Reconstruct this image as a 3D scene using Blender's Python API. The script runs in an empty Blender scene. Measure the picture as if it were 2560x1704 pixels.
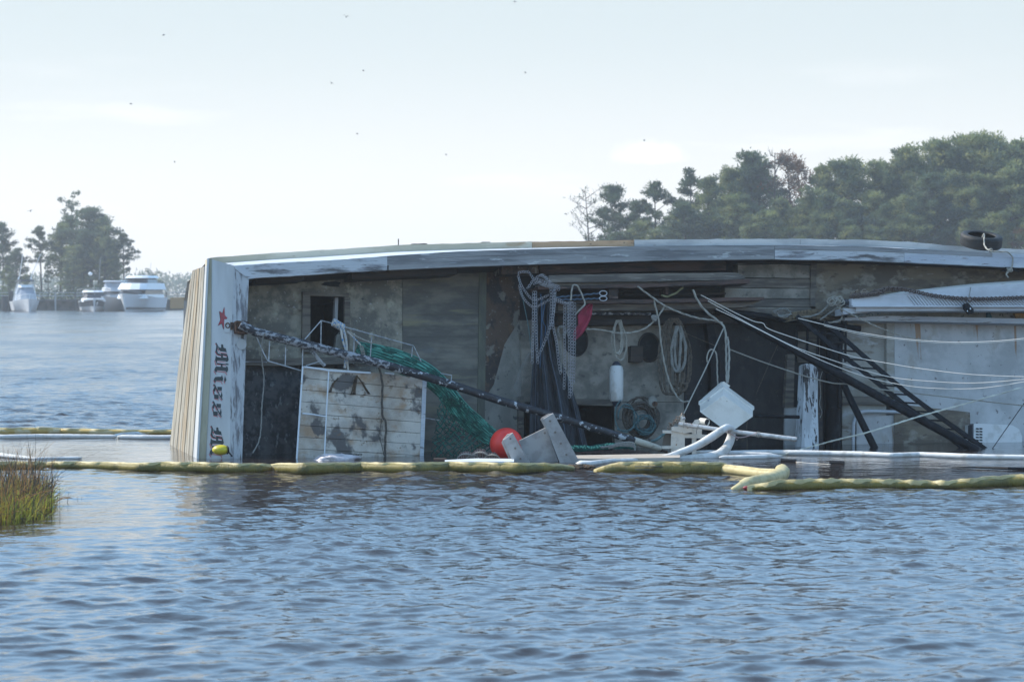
import bpy, math, random
import numpy as np
from mathutils import Vector, Matrix, noise
R = math.radians
random.seed(7)
rng = np.random.default_rng(7)
sc = bpy.context.scene
COL = sc.collection

# ------------------------------------------------------------------ camera
H = 2.42
FPX = 7425.0                      # focal length in pixels of the 2560 px wide photograph
PITCH = math.atan(122 / FPX)
cd = bpy.data.cameras.new('camera')
cam = bpy.data.objects.new('camera', cd); COL.objects.link(cam); sc.camera = cam
cd.sensor_width = 36; cd.lens = 36 * FPX / 2560
cd.clip_start = 0.5; cd.clip_end = 20000
cam.location = (0, 0, H); cam.rotation_euler = (math.pi / 2 - PITCH, 0, 0)
cd.dof.use_dof = True; cd.dof.focus_distance = 44.0; cd.dof.aperture_fstop = 4.5

# ------------------------------------------------------------------ sky and sun
SUN_EL, SUN_AZ = 42.0, -68.0      # azimuth from +Y towards +X
world = bpy.data.worlds.new('World'); sc.world = world; world.use_nodes = True
wn, wl = world.node_tree.nodes, world.node_tree.links
wn.clear()
sky = wn.new('ShaderNodeTexSky'); sky.sky_type = 'NISHITA'; sky.sun_disc = False
sky.sun_elevation = R(SUN_EL); sky.sun_rotation = R(SUN_AZ)
sky.air_density = 1.0; sky.dust_density = 0.6; sky.ozone_density = 3.5; sky.altitude = 0
SKY_STRENGTH = 0.15
geo = wn.new('ShaderNodeTexCoord'); sep = wn.new('ShaderNodeSeparateXYZ')
wl.new(geo.outputs['Generated'], sep.inputs[0])
def wmath(op, a, b=None):
    n = wn.new('ShaderNodeMath'); n.operation = op
    for i, x in enumerate((a, b)):
        if x is None: continue
        if isinstance(x, (int, float)): n.inputs[i].default_value = x
        else: wl.new(x, n.inputs[i])
    return n.outputs[0]
def wramp(src, lo, hi, a=0.0, b=1.0):
    n = wn.new('ShaderNodeMapRange'); n.interpolation_type = 'SMOOTHSTEP'
    wl.new(src, n.inputs[0])
    for i, x in enumerate((lo, hi, a, b)): n.inputs[i + 1].default_value = x
    return n.outputs[0]
def wmix(f, a, b):
    n = wn.new('ShaderNodeMix'); n.data_type = 'RGBA'
    for s, x in ((n.inputs[0], f), (n.inputs[6], a), (n.inputs[7], b)):
        if hasattr(x, 'is_linked') or hasattr(x, 'links'): wl.new(x, s)
        else: s.default_value = x
    return n.outputs[2]
# pale veil of thin high cloud, thickest at the horizon, brightened above for the water
veil = wramp(sep.outputs[2], 0.25, 1.1, 0.96, 0.15)
SD = (math.sin(R(SUN_AZ)) * math.cos(R(SUN_EL)), math.cos(R(SUN_AZ)) * math.cos(R(SUN_EL)), math.sin(R(SUN_EL)))
dt = wn.new('ShaderNodeVectorMath'); dt.operation = 'DOT_PRODUCT'; wl.new(geo.outputs['Generated'], dt.inputs[0]); dt.inputs[1].default_value = SD
veil = wmath('MULTIPLY', veil, wramp(dt.outputs['Value'], -0.55, 0.15, 0.35, 1.0))     # haze glows on the sun's side of the sky
VEIL_HI = (5.45, 5.35, 5.25, 1)
VEIL_LO = (3.7, 4.15, 4.3, 1)
VEIL_UP = (3.3, 6.1, 9.4, 1)  # blue brightness added above the view for the water to reflect
vcol = wmix(wramp(sep.outputs[2], 0.10, 0.24), wmix(wramp(sep.outputs[2], 0.01, 0.10), VEIL_HI, VEIL_LO), VEIL_UP)
tint = wn.new('ShaderNodeMix'); tint.data_type = 'RGBA'; tint.blend_type = 'MULTIPLY'; tint.inputs[0].default_value = 1
wl.new(sky.outputs[0], tint.inputs[6]); tint.inputs[7].default_value = (1.04, 1.0, 1.0, 1)
c1 = wmix(veil, tint.outputs[2], vcol)
# scattered small clouds low over the horizon
mp = wn.new('ShaderNodeMapping'); mp.inputs['Scale'].default_value = (9, 9, 62)
mp.inputs['Location'].default_value = (1.55, 0.2, 0.7)
wl.new(geo.outputs['Generated'], mp.inputs[0])
cn = wn.new('ShaderNodeTexNoise'); cn.inputs['Scale'].default_value = 1.0
cn.inputs['Detail'].default_value = 5; cn.inputs['Roughness'].default_value = 0.5
wl.new(mp.outputs[0], cn.inputs[0])
cm = wramp(cn.outputs[0], 0.55, 0.72, 0.0, 0.45)
cm = wmath('MULTIPLY', cm, wramp(sep.outputs[2], 0.005, 0.02))
cm = wmath('MULTIPLY', cm, wramp(sep.outputs[2], 0.055, 0.085, 1.0, 0.0))
# one small lens-shaped cloud with a flat base
u_ = wmath('DIVIDE', wmath('SUBTRACT', wmath('DIVIDE', sep.outputs[0], sep.outputs[1]), .0462), .0135)
v_ = wmath('SUBTRACT', wmath('DIVIDE', sep.outputs[2], sep.outputs[1]), .0452)
v_ = wmath('MAXIMUM', wmath('DIVIDE', v_, .0062), wmath('DIVIDE', v_, -.0026))
cn2 = wn.new('ShaderNodeTexNoise'); cn2.inputs['Scale'].default_value = 150; cn2.inputs['Detail'].default_value = 4
wl.new(geo.outputs['Generated'], cn2.inputs[0])
d2_ = wmath('ADD', wmath('MULTIPLY', u_, u_), wmath('MULTIPLY', v_, v_))
d2_ = wmath('ADD', d2_, wmath('MULTIPLY', wmath('SUBTRACT', cn2.outputs[0], .5), 2.2))
one = wramp(d2_, -0.2, 1.35, 0.95, 0.0)
one = wmath('MULTIPLY', one, wramp(sep.outputs[1], 0.0, 0.2))
cm = wmath('MAXIMUM', cm, one)
c2 = wmix(cm, c1, (5.8, 5.8, 5.8, 1))
bg = wn.new('ShaderNodeBackground'); bg.inputs[1].default_value = SKY_STRENGTH
wl.new(c2, bg.inputs[0])
wo = wn.new('ShaderNodeOutputWorld'); wl.new(bg.outputs[0], wo.inputs[0])

sl = bpy.data.lights.new('sun', 'SUN'); sun = bpy.data.objects.new('sun', sl); COL.objects.link(sun)
sl.energy = 4.8; sl.angle = R(0.53); sl.color = (1.0, 0.93, 0.82)
sdir = Vector((math.sin(R(SUN_AZ)) * math.cos(R(SUN_EL)), math.cos(R(SUN_AZ)) * math.cos(R(SUN_EL)), math.sin(R(SUN_EL))))
sun.rotation_euler = sdir.to_track_quat('Z', 'Y').to_euler()
sun.location = (-30, 60, 50)
vs = sc.view_settings
vs.view_transform = 'Standard'; vs.look = 'None'; vs.exposure = 0.45; vs.gamma = 1.0
vs.use_curve_mapping = False
sc.cycles.max_bounces = 6; sc.cycles.transparent_max_bounces = 12
sc.cycles.sample_clamp_indirect = 6.0

# ------------------------------------------------------------------ pixel rays and the boat's own frame
CAM = Vector((0, 0, H))
FWD = Vector((0, math.cos(PITCH), -math.sin(PITCH))); UP = Vector((0, math.sin(PITCH), math.cos(PITCH)))
def ray(px, py): return Vector((1, 0, 0)) * (px - 1280) + UP * (852 - py) + FWD * FPX
def hit(px, py, o, n):
    d = ray(px, py); return CAM + d * ((o - CAM).dot(n) / d.dot(n))
def W(px, py, z=0.0): return hit(px, py, Vector((0, 0, z)), Vector((0, 0, 1)))
def V(px, py, Y): return hit(px, py, Vector((0, Y, 0)), Vector((0, 1, 0)))
BN = Vector((0.367, -1.0, 0.13)).normalized()          # deck normal, towards the viewer
BU = Vector((1, 0.367, 0)).normalized()                # towards the bow
BV = BN.cross(BU)                                      # across the deck, upwards now
O0 = W(606, 1137)
BROT = Matrix((BU, BV, BN)).transposed()
def D(px, py, w=0.0): return hit(px, py, O0 + BN * w, BN)

# ------------------------------------------------------------------ materials
MATS = {}
TS = [1.0]
def M(name, col, layers=(), rough=0.7, bump=0.0, bscale=20.0, bstretch=(1, 1, 1), metal=0.0, spec=0.4, transl=0.0, rot=None, trans=0.0, roughvar=0.0):
    """procedural material; layers = (colour, scale, stretch, lo, hi, amount)"""
    if name in MATS: return MATS[name]
    m = bpy.data.materials.new(name); m.use_nodes = True
    nt = m.node_tree; ns, ls = nt.nodes, nt.links
    b = ns['Principled BSDF']; out = ns['Material Output']
    tc = ns.new('ShaderNodeTexCoord').outputs['Object']
    if rot:
        rm = ns.new('ShaderNodeMapping'); rm.inputs['Rotation'].default_value = rot
        ls.new(tc, rm.inputs[0]); tc = rm.outputs[0]
    def noi(scale, st, detail=6, rgh=0.6, off=0.0):
        mp = ns.new('ShaderNodeMapping'); mp.inputs['Scale'].default_value = st
        mp.inputs['Location'].default_value = (off, off * 0.7, off * 1.3)
        ls.new(tc, mp.inputs[0])
        n = ns.new('ShaderNodeTexNoise'); n.inputs['Scale'].default_value = scale * TS[0]
        n.inputs['Detail'].default_value = detail; n.inputs['Roughness'].default_value = rgh
        ls.new(mp.outputs[0], n.inputs[0]); return n.outputs[0]
    cur = None
    for i, ly in enumerate(layers):
        c, s, st, lo, hi, am = ly
        n = noi(s, st, off=3.1 * i + len(name))
        r = ns.new('ShaderNodeMapRange'); r.interpolation_type = 'SMOOTHSTEP'
        r.inputs[1].default_value = lo; r.inputs[2].default_value = hi; r.inputs[4].default_value = am
        ls.new(n, r.inputs[0])
        mx = ns.new('ShaderNodeMix'); mx.data_type = 'RGBA'
        ls.new(r.outputs[0], mx.inputs[0])
        if cur is None: mx.inputs[6].default_value = (*col, 1)
        else: ls.new(cur, mx.inputs[6])
        mx.inputs[7].default_value = (*c, 1); cur = mx.outputs[2]
    if cur is None: b.inputs['Base Color'].default_value = (*col, 1)
    else: ls.new(cur, b.inputs['Base Color'])
    b.inputs['Roughness'].default_value = rough
    b.inputs['Metallic'].default_value = metal
    b.inputs['Specular IOR Level'].default_value = spec
    if roughvar:
        n = noi(6, (1, 1, 1)); r = ns.new('ShaderNodeMapRange')
        r.inputs[1].default_value = .3; r.inputs[2].default_value = .7
        r.inputs[3].default_value = rough - roughvar; r.inputs[4].default_value = rough + roughvar
        ls.new(n, r.inputs[0]); ls.new(r.outputs[0], b.inputs['Roughness'])
    if bump:
        n = noi(bscale, bstretch, 8, 0.65, 9.0)
        bp = ns.new('ShaderNodeBump'); bp.inputs['Strength'].default_value = bump; bp.inputs['Distance'].default_value = 0.02
        ls.new(n, bp.inputs['Height']); ls.new(bp.outputs[0], b.inputs['Normal'])
    if transl:
        t = ns.new('ShaderNodeBsdfTranslucent')
        if cur is None: t.inputs[0].default_value = (*col, 1)
        else: ls.new(cur, t.inputs[0])
        mx = ns.new('ShaderNodeMixShader'); mx.inputs[0].default_value = transl
        ls.new(b.outputs[0], mx.inputs[1]); ls.new(t.outputs[0], mx.inputs[2]); ls.new(mx.outputs[0], out.inputs[0])
    MATS[name] = m; return m

# ------------------------------------------------------------------ geometry collector (world coordinates)
class G:
    def __init__(s): s.v = []; s.f = []; s.m = []
    def add(s, vs, fs, mi=0):
        o = len(s.v); s.v += [Vector(x) for x in vs]
        for f in fs: s.f.append(tuple(i + o for i in f)); s.m.append(mi)
        return s
    def prism(s, front, dvec, mi=0):
        n = len(front); fr = [Vector(p) for p in front]
        nn = Vector()
        for i in range(n): nn += fr[i].cross(fr[(i + 1) % n])
        if nn.dot(dvec) > 0: fr.reverse()
        bk = [p + dvec for p in fr]
        s.add(fr + bk, [tuple(range(n)), tuple(range(2 * n - 1, n - 1, -1))] + [(i, i + n, (i + 1) % n + n, (i + 1) % n) for i in range(n)], mi)
        return s
    def box(s, c, ax, ay, az, mi=0):
        c = Vector(c); ax, ay, az = Vector(ax), Vector(ay), Vector(az)
        return s.prism([c - ax - ay - az, c + ax - ay - az, c + ax + ay - az, c - ax + ay - az], az * 2, mi)
    def tube(s, pts, r, n=8, mi=0, caps=True, twist=0.0, lobes=0, flat=1.0, rf=None):
        pts = [Vector(p) for p in pts]; N = len(pts); L = 0.0; rings = []
        nrm = None
        for i, p in enumerate(pts):
            t = (pts[min(i + 1, N - 1)] - pts[max(i - 1, 0)])
            if t.length < 1e-9: t = Vector((0, 0, 1))
            t.normalize()
            if nrm is None:
                nrm = t.cross(Vector((0, 0, 1)))
                if nrm.length < 0.1: nrm = t.cross(Vector((1, 0, 0)))
            nrm = (nrm - t * nrm.dot(t)).normalized(); bi = t.cross(nrm)
            if i: L += (p - pts[i - 1]).length
            rr = r[i] if isinstance(r, (list, tuple)) else r
            ring = []
            for k in range(n):
                a = 2 * math.pi * k / n + twist * L
                q = rr * (1 + 0.22 * math.cos(lobes * 2 * math.pi * k / n)) if lobes else rr
                if rf: q *= rf(L, a)
                ring.append(p + nrm * (math.cos(a) * q) + bi * (math.sin(a) * q * flat))
            rings.append(ring)
        vs = [v for rg in rings for v in rg]; fs = []
        for i in range(N - 1):
            for k in range(n):
                a, b = i * n + k, i * n + (k + 1) % n
                fs.append((a, b, b + n, a + n))
        if caps: fs += [tuple(range(n - 1, -1, -1)), tuple(range((N - 1) * n, N * n))]
        return s.add(vs, fs, mi)
    def ball(s, c, rx, ry=None, rz=None, n=12, m=8, mi=0, rot=None, jit=0.0):
        ry = ry or rx; rz = rz or rx; c = Vector(c); vs = []; fs = []
        for i in range(m + 1):
            th = math.pi * i / m
            for k in range(n):
                ph = 2 * math.pi * k / n
                d = Vector((math.sin(th) * math.cos(ph), math.sin(th) * math.sin(ph), math.cos(th)))
                j = 1 + jit * noise.noise(d * 2.3 + c) if jit else 1
                p = Vector((d.x * rx, d.y * ry, d.z * rz)) * j
                if rot: p = rot @ p
                vs.append(c + p)
        for i in range(m):
            for k in range(n):
                a, b = i * n + k, i * n + (k + 1) % n
                fs.append((a, a + n, b + n, b))
        return s.add(vs, fs, mi)
    def disc(s, c, ax, ay, n=24, mi=0, depth=None):
        pts = [Vector(c) + Vector(ax) * math.cos(2 * math.pi * k / n) + Vector(ay) * math.sin(2 * math.pi * k / n) for k in range(n)]
        if depth: return s.prism(pts, depth, mi)
        return s.add(pts, [tuple(range(n))], mi)
    def strip(s, top, bot, x0, x1, w0, w1, n=24, mi=0, jit=0.0, dw=0.0):
        """board in the boat's frame between two pixel profiles, back at w0, front at w1"""
        tp = lambda x: np.interp(x, *zip(*top)); bt = lambda x: np.interp(x, *zip(*bot))
        vs = []; fs = []
        for i in range(n + 1):
            x = x0 + (x1 - x0) * i / n
            j1 = jit * noise.noise(Vector((x * .11, 1.3, 0))) ; j2 = jit * noise.noise(Vector((x * .13, 7.3, 0)))
            a = D(x, tp(x) + j1, w1 + dw * i / n); b = D(x, bt(x) + j2, w1 + dw * i / n)
            vs += [a, b, b - BN * (w1 - w0), a - BN * (w1 - w0)]
        for i in range(n):
            o = i * 4
            for k in range(4): fs.append((o + k, o + (k + 1) % 4, o + 4 + (k + 1) % 4, o + 4 + k))
        fs += [(3, 2, 1, 0), (n * 4, n * 4 + 1, n * 4 + 2, n * 4 + 3)]
        return s.add(vs, fs, mi)
    def slab(s, poly, w0, w1, mi=0):
        return s.prism([D(x, y, w1) for x, y in poly], -BN * (w1 - w0), mi)
    def bar(s, a, b, r, n=8, mi=0, **k): return s.tube([a, b], r, n, mi, **k)
    def chain(s, pts, ln=0.036, wd=0.022, r=0.0045, mi=0):
        """links, each a small closed loop, alternating planes"""
        pts = [Vector(p) for p in pts]; seg = [0.0]
        for a, b in zip(pts, pts[1:]): seg.append(seg[-1] + (b - a).length)
        step = ln * 0.74; cnt = max(1, int(seg[-1] / step)); j = 0
        ref = Vector((0.3, -0.9, 0.2)).normalized()
        for i in range(cnt):
            d = (i + .5) * step
            while j < len(seg) - 2 and seg[j + 1] < d: j += 1
            t = (pts[j + 1] - pts[j]); tl = max(t.length, 1e-6); t = t / tl
            c = pts[j] + t * (d - seg[j])
            sd = t.cross(ref).normalized(); up = t.cross(sd)
            q = sd if i % 2 else (up * .8 + sd * .6).normalized()
            lp = []
            for k in range(8):
                a = 2 * math.pi * k / 8
                lp.append(c + t * (math.cos(a) * ln * .5) + q * (math.sin(a) * wd * .5 * (1.15 if k % 4 != 0 else 1)))
            s.loop(lp, r, 4, mi)
        return s
    def loop(s, pts, r, n=6, mi=0):
        pts = [Vector(p) for p in pts]; N = len(pts)
        c = sum(pts, Vector()) / N; ax = (pts[0] - c).cross(pts[N // 4] - c)
        ax = ax.normalized() if ax.length > 1e-9 else Vector((0, 0, 1)); vs = []; fs = []
        for i in range(N):
            t = (pts[(i + 1) % N] - pts[i - 1]).normalized(); o = t.cross(ax).normalized()
            for k in range(n):
                a = 2 * math.pi * k / n; vs.append(pts[i] + o * (math.cos(a) * r) + ax * (math.sin(a) * r))
        for i in range(N):
            for k in range(n):
                a, b = i * n + k, i * n + (k + 1) % n; i2 = ((i + 1) % N) * n
                fs.append((a, b, i2 + (k + 1) % n, i2 + k))
        return s.add(vs, fs, mi)
    def build(s, name, mats, parent=None, rot=None, origin=None, smooth=False, **tags):
        if not isinstance(mats, (list, tuple)): mats = [mats]
        if parent is not None: mw = MW[parent.name]
        else:
            if origin is None:
                xs = [v.x for v in s.v]; ys = [v.y for v in s.v]; zs = [v.z for v in s.v]
                origin = Vector(((min(xs) + max(xs)) / 2, (min(ys) + max(ys)) / 2, min(zs)))
            mw = Matrix.Translation(origin) @ (rot.to_4x4() if rot else Matrix.Identity(4))
        inv = mw.inverted()
        me = bpy.data.meshes.new(name)
        me.from_pydata([inv @ v for v in s.v], [], s.f)
        for m in mats: me.materials.append(m)
        if any(s.m): me.polygons.foreach_set('material_index', s.m)
        if smooth: me.polygons.foreach_set('use_smooth', [True] * len(s.f))
        me.update()
        if smooth == 'auto': me.set_sharp_from_angle(angle=R(40))
        ob = bpy.data.objects.new(name, me); COL.objects.link(ob)
        if parent is not None: ob.parent = parent; MW[ob.name] = mw
        else: ob.matrix_world = mw; MW[ob.name] = mw
        for k, v in tags.items(): ob[{'cat': 'category'}.get(k, k)] = v
        return ob
MW = {}
def thing(name, origin, label, cat, group=None, rot=None):
    o = bpy.data.objects.new(name, None); COL.objects.link(o); o.empty_display_size = .2
    mw = Matrix.Translation(Vector(origin)) @ (rot.to_4x4() if rot else Matrix.Identity(4))
    o.matrix_world = mw; MW[o.name] = mw
    o['label'] = label; o['category'] = cat
    if group: o['group'] = group
    return o
def spline(pts, n=8, close=False):
    """Catmull-Rom through points"""
    P = [Vector(p) for p in pts]; out = []
    if close: P = [P[-1]] + P + [P[0], P[1]]
    else: P = [P[0] * 2 - P[1]] + P + [P[-1] * 2 - P[-2]]
    for i in range(1, len(P) - 2):
        a, b, c, d = P[i - 1:i + 3]
        for k in range(n):
            t = k / n
            out.append(0.5 * ((2 * b) + (c - a) * t + (2 * a - 5 * b + 4 * c - d) * t * t + (3 * b - a - 3 * c + d) * t ** 3))
    if not close: out.append(P[-2])
    return out
def dpts(l): return [D(*p) for p in l]

# ------------------------------------------------------------------ water
def build_water():
    ys = [3.0]
    while ys[-1] < 470: ys.append(ys[-1] * 1.0015 if ys[-1] > 13.5 else ys[-1] + .35)
    while ys[-1] < 1300: ys.append(ys[-1] * 1.05)
    ys = np.array(ys)
    tt = np.concatenate([-np.geomspace(3.0, .2, 14), np.linspace(-.196, .196, 235), np.geomspace(.2, 3.0, 14)])
    Yg, T = np.meshgrid(ys, tt, indexing='ij'); Xg = Yg * T
    # calm patches
    def sst(x, a, b):
        t = np.clip((x - a) / (b - a), 0, 1); return t * t * (3 - 2 * t)
    cx, cy = [], []
    amp = np.ones_like(Xg)
    for k in range(7):
        a = rng.uniform(0, 6.28); kx, ky = rng.uniform(.15, .5), rng.uniform(.05, .3)
        amp += .09 * np.sin(kx * Xg * (1 if k % 2 else -1) + ky * Yg + a)
    front = np.where(Xg < 2.6, 41.3, 37.2)
    front = np.where(np.abs(Xg - 2.6) < 1.2, 41.3 - (Xg - 1.4) / 2.4 * 4.1, front)
    inside = sst(Yg, front - .2, front + .5) * (1 - sst(Yg, 49.2, 50.2))
    amp *= 1 - inside * np.where(Xg < -4.8, .78, .86)
    amp *= 1 - .6 * np.exp(-(((Xg + 4.6) / 1.5) ** 2 + ((Yg - 31.5) / 3.6) ** 2))
    amp *= 1 - .32 * (1 - sst(Xg, -4.2, -1.5)) * (1 - sst(Yg, 38, 41)) * sst(Yg, 19, 27)
    amp *= .95 + .35 * sst(Yg, 44, 70)
    dY = np.gradient(ys)[:, None] * np.ones_like(Xg)
    Z = np.zeros_like(Xg); DX = np.zeros_like(Xg); DY = np.zeros_like(Xg); res = np.zeros_like(Xg)
    warp = .35 * np.sin(.31 * Xg + .17 * Yg) + .3 * np.sin(.21 * Yg - .4 * Xg + 1)
    n = 110
    lam = np.geomspace(1.5, 0.085, n) * rng.uniform(.93, 1.07, n)
    for i, l in enumerate(lam):
        th = R(118) + rng.normal(0, R(42))
        k = 2 * math.pi / l; s_rms = (.0085 if l > .6 else .0185 if l > .16 else .015)
        a = s_rms * math.sqrt(2) / k
        f = sst(l / dY, 2.2, 4.5)
        kx, ky = k * math.cos(th), k * math.sin(th); ph = rng.uniform(0, 6.28)
        gx, gy, gp = rng.uniform(-.5, .5) / l ** .5, rng.uniform(-.5, .5) / l ** .5, rng.uniform(0, 6.28)
        grp = 1 + .75 * np.sin(gx * Xg + gy * Yg + gp)       # wave groups, so that crests end
        arg = kx * (Xg + warp) + ky * (Yg + warp * .6) + ph
        A = a * f * amp * grp
        Z += A * np.sin(arg) ; DX += A * np.cos(arg) * math.cos(th); DY += A * np.cos(arg) * math.sin(th)
        res += (1 - f) * (s_rms * amp) ** 2
    Xf = Xg + .75 * DX; Yf = Yg + .75 * DY
    nr, nc = Xg.shape
    co = np.stack([Xf, Yf, Z], -1).reshape(-1, 3)
    idx = np.arange(nr * nc).reshape(nr, nc)
    q = np.stack([idx[:-1, :-1], idx[:-1, 1:], idx[1:, 1:], idx[1:, :-1]], -1).reshape(-1, 4)
    me = bpy.data.meshes.new('water')
    me.vertices.add(len(co)); me.vertices.foreach_set('co', co.ravel())
    me.loops.add(len(q) * 4); me.loops.foreach_set('vertex_index', q.ravel())
    me.polygons.add(len(q)); me.polygons.foreach_set('loop_start', np.arange(len(q)) * 4)
    me.update(calc_edges=True)
    me.polygons.foreach_set('use_smooth', np.ones(len(q), bool))
    at = me.attributes.new('residual', 'FLOAT', 'POINT'); at.data.foreach_set('value', np.sqrt(res).ravel())
    ob = bpy.data.objects.new('water', me); COL.objects.link(ob); ob['kind'] = 'structure'
    m = bpy.data.materials.new('river_water'); m.use_nodes = True; ns, ls = m.node_tree.nodes, m.node_tree.links
    b = ns['Principled BSDF']; b.inputs['Base Color'].default_value = (0.030, 0.023, 0.021, 1)
    b.inputs['IOR'].default_value = 1.38; b.inputs['Specular IOR Level'].default_value = .5
    a = ns.new('ShaderNodeAttribute'); a.attribute_name = 'residual'
    r = ns.new('ShaderNodeMath'); r.operation = 'MULTIPLY_ADD'; r.inputs[1].default_value = .6; r.inputs[2].default_value = .012
    ls.new(a.outputs['Fac'], r.inputs[0]); ls.new(r.outputs[0], b.inputs['Roughness'])
    tc = ns.new('ShaderNodeTexCoord')
    nz = ns.new('ShaderNodeTexNoise'); nz.inputs['Scale'].default_value = 7; nz.inputs['Detail'].default_value = 4
    ls.new(tc.outputs['Object'], nz.inputs[0])
    bp = ns.new('ShaderNodeBump'); bp.inputs['Distance'].default_value = .03
    bs = ns.new('ShaderNodeMath'); bs.operation = 'MULTIPLY_ADD'; bs.inputs[1].default_value = 6.0; bs.inputs[2].default_value = .12
    ls.new(a.outputs['Fac'], bs.inputs[0]); ls.new(bs.outputs[0], bp.inputs['Strength'])
    ls.new(nz.outputs[0], bp.inputs['Height']); ls.new(bp.outputs[0], b.inputs['Normal'])
    me.materials.append(m)
build_water()

# ------------------------------------------------------------------ far shore: banks, wood, trees
mBARK = M('bark', (0.085, 0.07, 0.055), [((0.04, 0.035, 0.03), 3, (1, 1, .2), .4, .6, 1)], rough=.9, bump=.3)
mNEEDLE = M('pine_needles', (0.19, 0.225, 0.09), [((0.08, 0.11, 0.06), .35, (1, 1, 1), .4, .6, 1), ((0.34, 0.33, 0.12), .5, (1, 1, 1), .52, .68, .8)], rough=.75, transl=.5)
mNEEDLE2 = M('blue_green_needles', (0.09, 0.13, 0.07), [((0.045, 0.07, 0.048), .35, (1, 1, 1), .4, .6, 1), ((0.075, 0.095, 0.045), .5, (1, 1, 1), .55, .7, .8)], rough=.75, transl=.5)
mRUSTLEAF = M('brown_leaves', (0.16, 0.075, 0.035), [((0.09, 0.06, 0.03), .6, (1, 1, 1), .45, .6, 1), ((0.22, 0.07, 0.04), .8, (1, 1, 1), .6, .7, .8)], rough=.8, transl=.5)
mBANK = M('marsh_bank', (0.14, 0.105, 0.055), [((0.09, 0.085, 0.04), .2, (1, 1, 1), .4, .6, 1), ((0.22, 0.14, 0.06), .35, (1, 1, 1), .55, .7, .7)], rough=.95, bump=.3)
def noisy_sheet(name, x0, x1, y0, y1, h, nx, ny, mat, kind='structure'):
    vs = []; fs = []
    for j in range(ny + 1):
        for i in range(nx + 1):
            x = x0 + (x1 - x0) * i / nx; y = y0 + (y1 - y0) * j / ny
            z = -.4 + (h + .4) * min(1, j / 3) + .35 * noise.noise(Vector((x * .07, y * .05, 2))) * min(1, j / 2)
            vs.append(Vector((x, y, z)))
    for j in range(ny):
        for i in range(nx):
            a = j * (nx + 1) + i; fs.append((a, a + 1, a + nx + 2, a + nx + 1))
    g = G(); g.add(vs, fs)
    return g.build(name, mat, origin=Vector((0, 0, 0)), kind=kind)
noisy_sheet('terrain', -420, -36, 404, 640, .9, 90, 14, mBANK)
noisy_sheet('terrain', 3, 420, 305, 560, .9, 90, 14, mBANK)
noisy_sheet('terrain', -700, 900, 905, 1240, 1.2, 120, 10, mBANK)

def leaf_tris(g_v, g_f, c, rad, n, size, up, r, flat=.7):
    """n narrow needle tufts around c"""
    for _ in range(n):
        d = Vector((r.gauss(0, 1), r.gauss(0, 1), r.gauss(0, 1) * flat)); d.normalize()
        p = c + d * rad * (r.random() ** .5)
        a = (d * .8 + Vector((r.uniform(-1, 1), r.uniform(-1, 1), r.uniform(-.2, 1.2))) * .9).normalized() * size * r.uniform(.6, 1.4)
        b = a.cross(Vector((r.uniform(-1, 1), r.uniform(-1, 1), r.uniform(-1, 1)))).normalized() * size * .24 * r.uniform(.6, 1.3)
        o = len(g_v); g_v += [p - b, p + b, p + a]; g_f.append((o, o + 1, o + 2))
def make_tree(seed, h=18.0, crown_lo=.45, spread=2.6, nbr=30, leafn=46, mats=(mBARK, mNEEDLE), leaf=.38, style='pine', clump=.82):
    r = random.Random(seed); T = G(); lv = []; lf = []
    bend = [Vector((r.uniform(-.4, .4), r.uniform(-.4, .4), 0)) for _ in range(3)]
    def tp(t): return Vector((0, 0, h * t)) + bend[0] * math.sin(t * 3) + bend[1] * t * t * 2
    tr = [tp(i / 12) for i in range(13)]; tr[0].z = -.8
    T.tube(tr, [.24 * (1 - .88 * i / 12) * (h / 18) + .02 for i in range(13)], 7)
    for b in range(nbr):
        t = crown_lo + (1 - crown_lo) * ((b + r.random()) / nbr) ** .9
        tt = (t - crown_lo) / (1 - crown_lo)
        if style == 'pine': prof = (.55 + .9 * math.sin(math.pi * min(1, tt * .85 + .18))) * (1 - .62 * tt ** 2.2)
        elif style == 'flat': prof = .5 + tt * 1.1
        else: prof = math.sin(math.pi * (.18 + .72 * tt)) * 1.3
        L = spread * prof * r.uniform(.45, 1.15); az = b * 2.4 + r.uniform(-.6, .6)
        p0 = tp(t); dr = Vector((math.cos(az), math.sin(az), r.uniform(-.05, .75) if style != 'flat' else r.uniform(.2, .6)))
        pts = [p0 + dr * L * s + Vector((0, 0, .12 * L * s * s)) for s in (0, .35, .7, 1)]
        T.tube(pts, [.07, .05, .035, .015], 4)
        for s in (.45, .7, .95, 1.05):
            if leafn == 0: break
            if r.random() < .14: continue
            c = p0 + dr * L * s + Vector((r.uniform(-.5, .5), r.uniform(-.5, .5), r.uniform(-.1, .5)))
            leaf_tris(lv, lf, c, clump * r.uniform(.6, 1.25), leafn, leaf, 1, r, .5)
        if leafn < 12:            # bare tree: twigs
            for q in range(7):
                s = r.uniform(.3, 1); c = p0 + dr * L * s
                e = c + Vector((r.uniform(-1, 1), r.uniform(-1, 1), r.uniform(.2, 1.3))) * .9
                T.tube([c, (c + e) / 2 + Vector((0, 0, .1)), e], [.025, .018, .01], 3)
    return T, lv, lf, mats
PROTO = {}
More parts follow.
